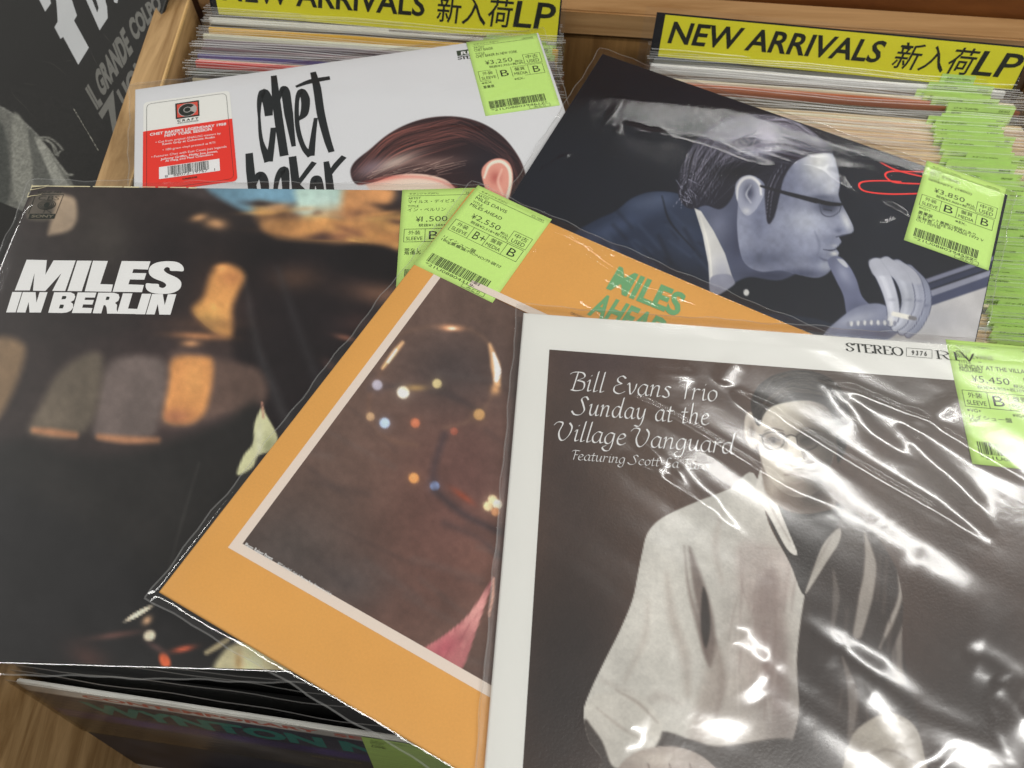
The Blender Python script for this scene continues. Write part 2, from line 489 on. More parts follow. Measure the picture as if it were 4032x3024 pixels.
def label_ink(k, d):
    """the print of a price label, drawn in millimetres from the top-left corner"""
    def T(t, x, y, wd, ht, b=0.0): k.text(t, x * MM, -(y + ht) * MM, wd * MM if wd else None, ht * MM, b)
    T(d.get('genre', 'モダンジャズ(071)'), 5, 3.0, 20, 1.9)
    T(d.get('code', 'CL1041'), 44, 3.4, 9, 1.6)
    k.rect(4 * MM, -5.9 * MM, 54 * MM, -5.65 * MM)
    T('ARTIST', 4.5, 6.9, 8.5, 1.9); T(d['artist'], 4.5, 9.4, d['aw'], 2.9)
    T('TITLE', 4.5, 14.0, 7.5, 1.9); T(d['title'], 4.5, 16.6, d['tw'], 2.9)
    if 'title2' in d: T(d['title2'], 4.5, 19.0, 13, 2.8)
    T('¥', 10.5, 24.0, 3.2, 4.6, -.004); T(d['price'], 14.3, 24.0, 17.5, 5.0, -.008)
    T('税込', 33.5, 27.6, 6, 2.4); T('税抜¥' + d['net'] + '+税10%', 12.5, 30.2, 27.5, 2.6)
    k.frame(40.5 * MM, -33.5 * MM, 54.5 * MM, -22.5 * MM, 0.3 * MM)
    T('中古', 42.8, 23.7, 9.5, 4.0); T('USED', 42.8, 28.8, 9.5, 3.4)
    y0, y1 = 34.5, 45.5
    k.frame(3 * MM, -y1 * MM, 54 * MM, -y0 * MM, 0.3 * MM)
    for x in (17, 28.5, 42): k.rect(x * MM, -y1 * MM, (x + 0.3) * MM, -y0 * MM)
    T('外装', 6, 35.8, 8, 3.6); T('SLEEVE', 4.6, 41.0, 11, 3.0)
    T(d['g1'], 19.8, 36.6, 6.2 if len(d['g1']) == 1 else 8.2, 6.8, -.004)
    T('盤質', 31.3, 35.8, 8, 3.6); T('MEDIA', 30.2, 41.0, 10.5, 3.0)
    T(d['g2'], 45.5, 36.6, 5.2, 6.8, -.004)
    y = 46.6
    if 'vg' in d: T(d['vg'], 3.5, y, 8, 2.2); T(d['vg2'], 29, y + 0.6, 8, 2.2)
    y = 50.5
    for t, wd in d['notes']: T(t, 4, y, wd, 2.9); y += 2.6
    r = np.random.default_rng(d['seed']); x = 5.0
    while x < 48.5:
        bw = r.choice([0.25, 0.25, 0.6, 0.6]); k.rect(x * MM, -75.2 * MM, (x + bw) * MM, -67.5 * MM); x += bw + r.choice([0.28, 0.28, 0.6])
    T('*' + d['num'] + '*', 5.5, 75.9, 43, 2.2)
    k.frame(34 * MM, -81.3 * MM, 50 * MM, -78.0 * MM, 0.25 * MM); T('みどり', 37.5, 78.5, 9, 2.3)


def price_label(cv, x, y, ang, d):
    c, q = math.cos(ang), math.sin(ang)
    def to(a, b): return (x + c * a - q * b, y + q * a + c * b)
    n = 26; A, B = np.meshgrid(np.linspace(0, LW, n), -np.linspace(0, LH, n)); A = A.ravel(); B = B.ravel()
    X = x + c * A - q * B; Y = y + q * A + c * B
    def surf(X, Y): return cv.bag(np.clip(X, 0.001, S - 0.001), np.clip(Y, -S, -0.001))
    Zs = surf(X, Y) + 0.00035
    V = np.stack([X, Y, Zs], 1)
    V2 = V.copy(); V2[:, 2] -= 0.00025; F = grid_faces(n, n)
    lb = np_mesh('price_label', np.concatenate([V, V2]), np.concatenate([F, F[:, ::-1] + n * n]), GREEN, cv.root)
    lb['label'] = 'green price label reading ' + d['say']
    k = Ink(0.0); label_ink(k, d)
    P = []
    for a, b, z in k.V:
        xx, yy = to(a, b); P.append((xx, yy, float(surf(np.array([xx]), np.array([yy]))[0]) + 0.0005 + z))
    mesh('label_print', P, k.F, INK, lb)


def crease_field(cv_L, creases, low=0.0, seed=1, streak=0.0, ang=-34):
    """sum of soft ridges given by photo pixels: (points, height mm, width mm)"""
    cs = []
    for pts, hgt, wd in creases:
        p = cv_L([a for a, b in pts], [b for a, b in pts]); cs.append((catmull(p, 5) if len(pts) > 2 else p, hgt * MM, wd * MM))
    def f(x, y):
        z = np.zeros_like(x, float)
        for P, hgt, wd in cs:
            d = np.full(x.shape, 1e9); tt = np.zeros(x.shape)
            n = len(P) - 1
            for i in range(n):
                e = P[i + 1] - P[i]; t = np.clip(((x - P[i][0]) * e[0] + (y - P[i][1]) * e[1]) / max(e @ e, 1e-12), 0, 1)
                dd = np.hypot(x - P[i][0] - t * e[0], y - P[i][1] - t * e[1]); mk = dd < d
                d = np.where(mk, dd, d); tt = np.where(mk, (i + t) / n, tt)
            taper = np.clip(np.sin(np.pi * np.clip(tt, 0.02, 0.98)) * 1.6, 0, 1)
            ww = wd * (0.5 + 0.5 * taper)
            z = z + hgt * taper * np.exp(-(d / ww) ** 2)
        if low: z = z + low * MM * (fbm(x + 1, y + 1, 0.07, seed) * 1.4 + 0.3 * fbm(x + 1, y + 1, 0.02, seed + 5))
        if streak:
            c, q = math.cos(math.radians(ang)), math.sin(math.radians(ang)); u = x * c + y * q; v = -x * q + y * c
            z = z + streak * MM * (vnoise((u + 3) / 0.20, (v + 3) / 0.034, 1.0, seed + 9) + 0.35 * vnoise((u + 3) / 0.09, (v + 3) / 0.013, 1.0, seed + 11))
        return z
    return f


def Lof(key):
    R = np.array(POSE[key][0]); O = np.array(POSE[key][1])
    def L(px, py):
        P = hit(np.asarray(px, float), np.asarray(py, float), O, -R[:, 2]) - O
        return np.stack([P @ R[:, 0], P @ -R[:, 1]], -1)
    return L


def zoompx(x0, y0, k=2.011):
    return lambda pts: [((x0 + a / k) / 1.8228, (y0 + b / k) / 1.8228) for a, b in pts]

# ---- the printed pictures: generic stand-ins painted point by point ----
def head_of_hair(p, pts, base, light, dark, strands, seed, wid=(.6, 2.2, .5), a=.35):
    D = p.poly(pts, base, 2); p.push(D)
    rr = np.random.default_rng(seed)
    for (A, B, C, n, sp) in strands:
        for i in range(n):
            o = rr.normal(0, sp, 2); o2 = rr.normal(0, sp * .5, 2); c = light if rr.random() < .55 else dark
            t = rr.uniform(.75, 1.0)
            p.line([(A[0] + o[0], A[1] + o[1]), (B[0] + o[0] * t + o2[0], B[1] + o[1] * t + o2[1]), (C[0] + o[0] * .8, C[1] + o[1] * .8)], list(wid), c, 1.1, a=a * rr.uniform(.4, 1))
    p.pop()


def paint_sun(p):
    bgD = (50, 40, 36)
    p.blob(1290, 860, 200, 170, (82, 66, 58), .8); p.blob(1230, 1000, 80, 200, (58, 46, 44), .7); p.blob(1450, 1000, 220, 150, (86, 70, 60), .7); p.blob(1230, 1480, 170, 330, (40, 33, 31), .95)
    p.blob(1900, 860, 260, 90, (70, 66, 60), .7); p.blob(2050, 1050, 260, 160, (84, 76, 70), .7); p.blob(2120, 1500, 260, 300, (52, 45, 42), .9); p.blob(1300, 780, 130, 50, (66, 52, 54), .6)
    # shirt, lit side
    P = [(1628, 1022), (1575, 1056), (1500, 1086), (1432, 1118), (1400, 1150), (1388, 1190), (1378, 1240), (1366, 1296), (1340, 1360), (1306, 1428), (1270, 1505), (1261, 1545), (1272, 1600), (1300, 1640), (1320, 1700), (1722, 1700), (1730, 1560), (1722, 1420), (1738, 1290), (1705, 1215), (1660, 1130)]
    D = p.poly(P, (192, 189, 182), 1.4); p.push(D)
    p.blob(1450, 1150, 90, 50, (206, 204, 198), .8); p.blob(1420, 1290, 46, 120, (202, 199, 192), .8); p.blob(1330, 1520, 60, 90, (200, 197, 190), .7)
    p.blob(1650, 1240, 60, 90, (172, 160, 152), .6); p.blob(1640, 1420, 80, 160, (140, 126, 120), .65); p.blob(1690, 1560, 60, 120, (112, 99, 94), .7); p.blob(1580, 1560, 70, 120, (168, 158, 150), .6)
    rr = np.random.default_rng(3)
    for i in range(42):
        x = rr.uniform(1580, 1725); y = rr.uniform(1130, 1480); l = rr.uniform(50, 170); dx = rr.normal(-6, 8)
        c = (112, 90, 86) if i % 2 else (206, 200, 194)
        p.line([(x, y), (x + dx, y + l * .5), (x + dx * 1.6, y + l)], [1, rr.uniform(3, 9), 1], c, rr.uniform(3, 7), a=rr.uniform(.12, .36))
    for pts, wd, c, f, a in [([(1478, 1180), (1488, 1270), (1512, 1360), (1534, 1440)], [1, 6, 14, 1], (118, 104, 98), 6, .7), ([(1500, 1215), (1512, 1300), (1530, 1400)], [2, 12, 4], (214, 210, 204), 6, .7),
                             ([(1440, 1240), (1452, 1330), (1480, 1420), (1486, 1500)], [3, 18, 22, 8], (150, 138, 130), 12, .5), ([(1400, 1300), (1392, 1380), (1350, 1470)], [3, 12, 5], (158, 148, 140), 12, .45),
                             ([(1560, 1100), (1545, 1180), (1560, 1260)], [3, 14, 5], (160, 148, 140), 10, .45), ([(1545, 1380), (1560, 1470), (1540, 1580)], [4, 18, 6], (120, 106, 100), 9, .5),
                             ([(1372, 1545), (1420, 1505), (1470, 1520)], [1, 18, 1], (156, 147, 140), 14, .5), ([(1300, 1470), (1360, 1500), (1400, 1560)], [1, 14, 1], (160, 150, 142), 12, .4),
                             ([(1620, 1180), (1660, 1186), (1712, 1182)], [1, 3, 1], (140, 124, 118), 3, .4), ([(1600, 1186), (1602, 1260), (1614, 1300)], [2, 4, 2], (130, 116, 110), 3, .5)]:
        p.line(pts, wd, c, f, a)
    p.pop()
    D = p.poly(P, (0, 0, 0), 1, 0); p.push(D)
    p.poly([(1488, 1182), (1496, 1260), (1508, 1330), (1516, 1400), (1534, 1440), (1546, 1400), (1540, 1330), (1524, 1270), (1506, 1220)], (104, 90, 84), 7, .85); p.poly([(1518, 1270), (1530, 1300), (1534, 1360), (1524, 1400), (1514, 1350)], (44, 38, 35), 4, .85)
    p.poly([(1545, 1400), (1560, 1480), (1530, 1600), (1480, 1640), (1500, 1540)], (150, 138, 130), 16, .6)
    p.poly([(1590, 1190), (1620, 1170), (1700, 1200), (1706, 1290), (1640, 1330), (1600, 1280)], (166, 152, 146), 12, .5); p.poly([(1640, 1250), (1680, 1240), (1700, 1400), (1690, 1540), (1650, 1480), (1630, 1340)], (122, 104, 99), 14, .5)
    p.poly([(1262, 1555), (1330, 1600), (1410, 1612), (1430, 1580), (1500, 1600), (1560, 1612), (1720, 1600), (1730, 1720), (1250, 1720)], (58, 50, 46), 4, .95); p.poly([(1262, 1540), (1300, 1600), (1330, 1660), (1400, 1630), (1430, 1570), (1380, 1500), (1290, 1500)], (196, 192, 184), 4, .95)
    p.line([(1330, 1490), (1380, 1520), (1420, 1560)], [1, 7, 1], (140, 128, 120), 5, .6); p.line([(1290, 1530), (1340, 1570), (1390, 1600)], [1, 6, 1], (150, 138, 130), 5, .5)
    p.pop()
    # shirt, side in the shade
    D = p.poly([(1738, 1288), (1760, 1222), (1800, 1150), (1838, 1100), (1872, 1132), (1906, 1176), (1936, 1230), (1950, 1300), (1950, 1400), (1972, 1500), (1990, 1600), (1992, 1700), (1716, 1700), (1726, 1540), (1722, 1420)], (56, 47, 43), 2.5); p.push(D)
    p.blob(1760, 1500, 40, 180, (52, 44, 41), .8); p.blob(1850, 1160, 60, 50, (84, 75, 69), .7)
    for pts, wd, a in [([(1868, 1150), (1880, 1220), (1870, 1290), (1852, 1370)], [3, 26, 30, 20], .8), ([(1940, 1236), (1944, 1290), (1922, 1350), (1900, 1400)], [2, 9, 12, 2], .85), ([(1950, 1350), (1938, 1410), (1942, 1470)], [2, 22, 20], .55),
                       ([(1800, 1230), (1806, 1290), (1796, 1370)], [3, 16, 6], .35), ([(1820, 1420), (1842, 1500), (1836, 1600)], [4, 22, 12], .4)]:
        p.line(pts, wd, (172, 164, 156), 4, a)
    for i in range(18):
        x = rr.uniform(1745, 1960); y = rr.uniform(1200, 1560); p.line([(x, y), (x + rr.normal(0, 6), y + rr.uniform(40, 120))], rr.uniform(3, 8), (98, 86, 80) if i % 2 else (42, 35, 33), 5, a=.4)
    p.pop()
    # open collar and dark vest underneath
    D = p.poly([(1640, 1032), (1700, 1064), (1768, 1076), (1822, 1096), (1800, 1150), (1764, 1212), (1738, 1286), (1706, 1216), (1664, 1130)], (44, 38, 35), 1.6)
    p.poly([(1640, 1022), (1652, 1012), (1668, 1060), (1700, 1140), (1722, 1196), (1700, 1186), (1664, 1120), (1634, 1070)], (206, 202, 195), 1.4)
    p.line([(1646, 1040), (1668, 1100), (1706, 1170)], [2, 5, 2], (150, 140, 132), 3, .6)
    p.poly([(1776, 1180), (1800, 1150), (1816, 1142), (1812, 1172), (1788, 1210), (1740, 1283), (1756, 1232)], (168, 162, 154), 2); p.line([(1800, 1150), (1776, 1196), (1750, 1240)], [3, 5, 2], (126, 116, 108), 4, .5)
    # neck
    D = p.poly([(1646, 985), (1700, 1040), (1790, 1030), (1806, 1090), (1780, 1104), (1730, 1110), (1690, 1098), (1654, 1060)], (120, 106, 96), 2.5); p.push(D); p.blob(1668, 1040, 20, 50, (186, 176, 164), .8); p.blob(1760, 1060, 50, 50, (62, 54, 49), .85); p.pop()
    # head
    D = p.poly([(1634, 925), (1636, 880), (1656, 846), (1694, 826), (1744, 824), (1784, 846), (1806, 884), (1810, 930), (1800, 985), (1786, 1030), (1760, 1064), (1726, 1074), (1690, 1062), (1660, 1030), (1642, 985)], (196, 188, 176), 1.8); p.push(D)
    p.blob(1690, 870, 44, 34, (222, 217, 204), .9); p.blob(1660, 990, 26, 44, (210, 202, 190), .7); p.blob(1800, 950, 74, 170, (62, 55, 49), .95); p.blob(1752, 1010, 34, 60, (104, 93, 84), .6); p.blob(1780, 1045, 44, 40, (58, 51, 46), .9)
    p.blob(1668, 950, 28, 15, (92, 80, 72), .85); p.blob(1742, 950, 38, 20, (48, 42, 38), .95); p.blob(1712, 1052, 36, 13, (134, 120, 110), .6); p.blob(1690, 1066, 60, 10, (96, 84, 78), .6)
    p.poly([(1704, 944), (1718, 944), (1734, 992), (1726, 1002), (1706, 1000), (1700, 985)], (216, 209, 196), 4, .8); p.line([(1724, 948), (1738, 990), (1728, 1003)], [2, 5, 3], (92, 82, 74), 3, .8)
    p.line([(1694, 1026), (1716, 1025), (1740, 1026)], [2, 5, 2], (110, 92, 84), 3, .8); p.line([(1698, 1039), (1716, 1044), (1736, 1038)], [1, 4, 1], (176, 160, 148), 3, .6)
    p.line([(1652, 932), (1668, 926), (1692, 931)], [2, 4, 2], (74, 65, 58), 2, .8); p.line([(1724, 930), (1744, 925), (1768, 932)], [2, 4, 2], (50, 44, 40), 2, .8)
    p.blob(1671, 953, 5, 4, (30, 26, 24), .95); p.line([(1656, 952), (1670, 946), (1686, 953)], [1, 3.5, 1], (46, 40, 37), 1.5, .9); p.line([(1732, 952), (1744, 948), (1758, 953)], [1, 3, 1], (40, 35, 32), 1.5, .9)
    p.pop()
    # spectacles, ear and hair
    for cx in (1671, 1745): p.line([(cx - 23, 940), (cx - 8, 934), (cx + 18, 936), (cx + 24, 946), (cx + 18, 964), (cx, 972), (cx - 18, 966), (cx - 24, 950), (cx - 23, 940)], 2.6, (44, 38, 35), 1.2, .95)
    p.line([(1695, 944), (1708, 940), (1721, 944)], 2.6, (44, 38, 35), 1.2); p.line([(1648, 944), (1622, 930)], 3, (44, 38, 35), 1.2)
    D = p.poly([(1610, 900), (1622, 890), (1636, 900), (1640, 940), (1634, 966), (1620, 966), (1608, 938)], (188, 178, 166), 1.6); p.push(D); p.blob(1624, 930, 7, 18, (98, 86, 78), .85); p.pop()
    head_of_hair(p, [(1628, 905), (1622, 868), (1640, 832), (1680, 808), (1738, 800), (1790, 816), (1824, 852), (1836, 905), (1828, 965), (1810, 1000), (1806, 950), (1800, 910), (1786, 880), (1750, 866), (1706, 868), (1668, 878), (1650, 896), (1640, 920)],
                 (34, 29, 26), (104, 94, 84), (16, 13, 12), [((1635, 890), (1690, 815), (1770, 812), 60, 10), ((1740, 812), (1810, 840), (1828, 940), 60, 10), ((1640, 880), (1700, 840), (1790, 850), 50, 8)], 5)
    # hands folded at the bottom
    D = p.poly([(1330, 1700), (1338, 1655), (1380, 1622), (1450, 1612), (1510, 1630), (1556, 1670), (1566, 1700)], (158, 146, 138), 2); p.push(D); p.blob(1420, 1640, 70, 18, (190, 182, 172), .7)
    for x in (1400, 1446, 1490): p.line([(x, 1650), (x + 12, 1700)], 3, (92, 78, 72), 2, .7)
    p.pop()
    D = p.poly([(1836, 1600), (1872, 1560), (1920, 1540), (1968, 1560), (1992, 1610), (1990, 1700), (1830, 1700)], (150, 142, 132), 3); p.push(D); p.blob(1900, 1580, 50, 34, (184, 177, 166), .8); p.line([(1860, 1640), (1920, 1620), (1980, 1650)], 4, (104, 94, 86), 4, .7); p.pop()
    p.noise(90, .10, 5); p.noise(11, .05, 6)


def paint_ser(p):
    p.blob(1250, 180, 300, 160, (7, 10, 20), .95); p.blob(1500, 560, 460, 130, (22, 25, 34), .7); p.blob(1900, 480, 120, 110, (24, 29, 42), .6)
    # wall and rails
    D = p.poly([(1930, 690), (2010, 655), (2100, 628), (2200, 600), (2200, 820), (1850, 820)], (176, 176, 190), 2, smooth=False); p.push(D); p.blob(2020, 690, 80, 40, (150, 152, 172), .6); p.pop()
    p.poly([(1960, 655), (2190, 580), (2190, 600), (1960, 678)], (58, 64, 96), 1.6, smooth=False); p.poly([(1950, 648), (2190, 566), (2190, 578), (1950, 662)], (126, 130, 158), 1.6, smooth=False)
    p.poly([(1950, 632), (2190, 550), (2190, 562), (1950, 645)], (42, 48, 76), 1.6, smooth=False); p.poly([(1950, 620), (2190, 538), (2190, 548), (1950, 630)], (112, 116, 146), 1.8, smooth=False)
    # jacket
    D = p.poly([(1160, 560), (1235, 506), (1290, 474), (1330, 456), (1366, 428), (1412, 414), (1470, 420), (1512, 448), (1545, 560), (1562, 660), (1800, 700), (1900, 820), (1160, 820)], (32, 42, 68), 3); p.push(D)
    p.blob(1410, 436, 60, 24, (76, 88, 122), .9, rot=-12); p.blob(1330, 490, 90, 18, (58, 70, 104), .8, rot=-24); p.blob(1480, 500, 40, 60, (52, 62, 92), .6); p.blob(1450, 620, 120, 60, (18, 22, 34), .9); p.blob(1700, 740, 160, 60, (12, 14, 22), .9)
    rr = np.random.default_rng(8)
    for i in range(26):
        x = rr.uniform(1250, 1560); y = rr.uniform(440, 620); p.line([(x, y), (x + rr.uniform(20, 60), y + rr.uniform(20, 70))], rr.uniform(3, 10), (60, 72, 104) if i % 2 else (16, 20, 34), 6, a=.4)
    p.line([(1430, 424), (1448, 480), (1500, 540)], [2, 5, 2], (14, 18, 30), 3, .8)
    p.pop()
    # throat
    D = p.poly([(1510, 446), (1560, 410), (1650, 440), (1730, 560), (1690, 604), (1620, 598), (1578, 614), (1548, 612), (1532, 540)], (76, 82, 112), 3); p.push(D); p.blob(1600, 520, 40, 60, (46, 50, 76), .8); p.blob(1550, 490, 30, 40, (112, 118, 150), .7); p.blob(1660, 596, 60, 14, (40, 44, 68), .8); p.pop()
    # face turned right
    F = [(1655, 330), (1720, 296), (1772, 300), (1798, 332), (1810, 366), (1814, 398), (1811, 420), (1818, 440), (1832, 466), (1843, 490), (1841, 502), (1824, 508), (1813, 512), (1817, 522), (1811, 531), (1806, 537), (1812, 546), (1808, 556), (1796, 561), (1797, 574), (1788, 590), (1764, 600), (1728, 594), (1686, 584), (1640, 586), (1604, 560), (1592, 480), (1606, 390)]
    D = p.poly(F, (132, 138, 170), 1.6); p.push(D)
    p.blob(1768, 345, 40, 52, (214, 217, 232), .95); p.blob(1795, 400, 18, 30, (186, 190, 212), .8); p.blob(1690, 400, 50, 60, (96, 102, 134), .8); p.blob(1740, 480, 44, 30, (166, 172, 200), .9); p.blob(1690, 520, 46, 40, (120, 126, 158), .7)
    p.blob(1650, 560, 80, 26, (78, 84, 114), .85); p.blob(1730, 592, 70, 14, (58, 63, 92), .85); p.blob(1766, 560, 24, 16, (86, 92, 122), .7); p.blob(1788, 446, 30, 16, (52, 57, 82), .95); p.blob(1776, 426, 30, 7, (70, 76, 104), .7)
    p.blob(1828, 478, 9, 24, (196, 200, 218), .8, rot=-25); p.blob(1812, 498, 12, 7, (88, 94, 124), .8); p.blob(1792, 520, 18, 12, (104, 110, 140), .8); p.blob(1782, 574, 14, 12, (158, 164, 192), .7); p.blob(1640, 470, 26, 70, (92, 98, 130), .7)
    p.line([(1778, 539), (1796, 541), (1808, 537)], [1, 3.5, 2], (40, 43, 66), 1.3, .95); p.blob(1802, 531, 7, 4, (168, 172, 196), .8); p.blob(1802, 548, 8, 5, (214, 215, 226), .85); p.line([(1770, 556), (1782, 562), (1798, 562)], [1, 4, 1], (62, 66, 94), 3, .7)
    p.line([(1806, 512), (1820, 509), (1832, 506)], [2, 4, 2], (46, 50, 74), 1.6, .9); p.line([(1760, 500), (1770, 530), (1764, 556)], [1, 5, 1], (96, 102, 132), 4, .6)
    p.noise(10, .08, 4)
    p.pop()
    # hair brushed back
    head_of_hair(p, [(1464, 410), (1470, 366), (1490, 322), (1520, 284), (1564, 258), (1622, 246), (1680, 252), (1734, 270), (1778, 302), (1796, 330), (1780, 330), (1748, 336), (1716, 352), (1694, 384), (1684, 424), (1672, 470), (1658, 482), (1652, 430), (1650, 396), (1620, 378), (1594, 392), (1580, 430), (1556, 452), (1524, 444), (1496, 452), (1474, 440)],
                 (30, 30, 46), (170, 168, 200), (8, 8, 18), [((1770, 300), (1600, 262), (1486, 390), 90, 22), ((1760, 320), (1600, 300), (1500, 420), 90, 26), ((1790, 326), (1690, 262), (1560, 300), 90, 9), ((1770, 330), (1680, 300), (1560, 340), 70, 12), ((1560, 270), (1500, 320), (1478, 400), 30, 10), ((1700, 350), (1670, 400), (1660, 470), 8, 5)], 6, a=.34)
    D = p.sdf(catmull([(1500, 320), (1560, 262), (1640, 250), (1740, 280), (1790, 326), (1700, 350), (1560, 400)], 5, True)); p.push(D); p.blob(1662, 300, 30, 34, (186, 184, 214), .6, rot=20); p.blob(1630, 330, 34, 12, (150, 150, 184), .5); p.blob(1590, 372, 60, 20, (10, 10, 20), .8); p.pop()
    rr = np.random.default_rng(2)
    for i in range(34):
        x = 1470 + rr.normal(8, 10); y = 404 + rr.uniform(-20, 30); p.line([(x, y), (x + rr.normal(4, 9), y + rr.uniform(6, 20))], [1.8, .5], (158, 160, 192) if i % 3 else (20, 20, 34), .9, .65)
    # ear
    D = p.poly([(1588, 404), (1600, 384), (1622, 379), (1642, 392), (1650, 418), (1640, 442), (1628, 458), (1614, 466), (1602, 456), (1592, 432)], (150, 155, 186), 1.6); p.push(D)
    p.line([(1592, 432), (1594, 404), (1606, 387), (1624, 384), (1640, 398), (1644, 420)], [3, 6, 7, 6, 4], (214, 216, 234), 2, .95); p.blob(1618, 416, 13, 20, (60, 64, 92), .95); p.line([(1622, 400), (1612, 420), (1622, 438)], [2, 5, 3], (178, 182, 208), 2, .8); p.blob(1612, 456, 10, 8, (196, 199, 220), .8)
    p.pop()
    # dark spectacle arm and lens
    p.line([(1644, 402), (1700, 418), (1762, 434)], [5, 8, 11], (26, 27, 38), 1.5, smooth=False); p.line([(1760, 433), (1790, 440), (1816, 442)], [10, 9, 7], (24, 25, 34), 1.5); p.line([(1770, 440), (1776, 462), (1794, 468), (1812, 458), (1817, 444)], 2.6, (70, 74, 98), 1.3, .9); p.line([(1780, 452), (1796, 455)], 3, (40, 43, 60), 2, .8)
    # shirt collar
    D = p.poly([(1500, 450), (1514, 456), (1542, 500), (1566, 548), (1582, 600), (1564, 616), (1534, 634), (1530, 570), (1518, 508)], (196, 197, 210), 1.4, smooth=False); p.push(D); p.blob(1560, 590, 26, 40, (140, 143, 170), .7); p.line([(1514, 470), (1532, 540), (1538, 620)], [2, 4, 3], (226, 226, 234), 3, .7); p.pop()
    p.poly([(1535, 600), (1572, 592), (1586, 606), (1582, 618), (1540, 640)], (130, 133, 160), 2); p.blob(1612, 632, 6, 7, (196, 197, 210), 1, hard=.3)
    # hand lifted to the chin, fingers bent down
    D = p.poly([(1788, 566), (1800, 554), (1816, 556), (1834, 574), (1850, 604), (1862, 640), (1886, 668), (1900, 712), (1860, 726), (1832, 690), (1822, 640), (1806, 606)], (98, 104, 140), 1.8); p.push(D); p.blob(1822, 590, 14, 30, (140, 146, 180), .8, rot=-30); p.blob(1850, 680, 26, 30, (70, 76, 108), .7); p.pop()
    p.poly([(1808, 560), (1822, 562), (1832, 576), (1824, 576)], (190, 194, 214), 1.5, .8)
    D = p.poly([(1770, 760), (1780, 722), (1810, 692), (1850, 664), (1900, 656), (1940, 680), (1946, 712), (1910, 740), (1880, 770)], (116, 122, 154), 2.4); p.push(D); p.blob(1850, 690, 50, 14, (158, 163, 190), .7, rot=-14); p.blob(1890, 720, 50, 22, (74, 79, 108), .7); p.pop()
    fingers = [([(1962, 584), (1992, 618), (1998, 660), (1982, 700), (1962, 722)], [24, 27, 25, 22, 15], (126, 132, 162)), ([(1938, 574), (1972, 604), (1984, 650), (1968, 694), (1948, 716)], [26, 29, 27, 23, 16], (144, 149, 178)),
               ([(1914, 568), (1948, 600), (1962, 648), (1950, 690), (1934, 708)], [27, 30, 28, 24, 16], (160, 165, 192)), ([(1892, 572), (1912, 606), (1926, 648), (1930, 682), (1924, 696)], [28, 31, 28, 25, 18], (174, 178, 204))]
    for pts, wd, c in fingers:
        p.line(pts, [w_ + 3 for w_ in wd], (62, 67, 96), 1.6, .9); p.line(pts, wd, c, 1.6)
        p.line([(x - 3, y) for x, y in pts], [w_ * .35 for w_ in wd], tuple(min(230, v + 26) for v in c), 4, .7); p.blob(pts[2][0] + 1, pts[2][1], 9, 4, tuple(v - 40 for v in c), .5)
    p.poly([(1878, 562), (1905, 558), (1945, 566), (1975, 584), (1990, 612), (1960, 610), (1920, 596), (1890, 596), (1880, 580)], (166, 170, 196), 3, .9); p.blob(1924, 690, 8, 9, (206, 208, 224), .85); p.line([(1930, 678), (1966, 686)], 10, (214, 214, 222), 1.4, 1, smooth=False); p.line([(1966, 686), (1976, 688)], 9, (110, 110, 124), 1.4, 1, smooth=False)
    for i in range(15): p.blob(1832 + i * 7.2, 702 + .05 * (i - 8) ** 2 - 5, 3.4, 5.5, (196, 198, 212) if i % 2 else (120, 124, 150), .9, hard=.4)
    p.noise(40, .10, 3); p.C = p.C * np.array([1.0, .99, .92])


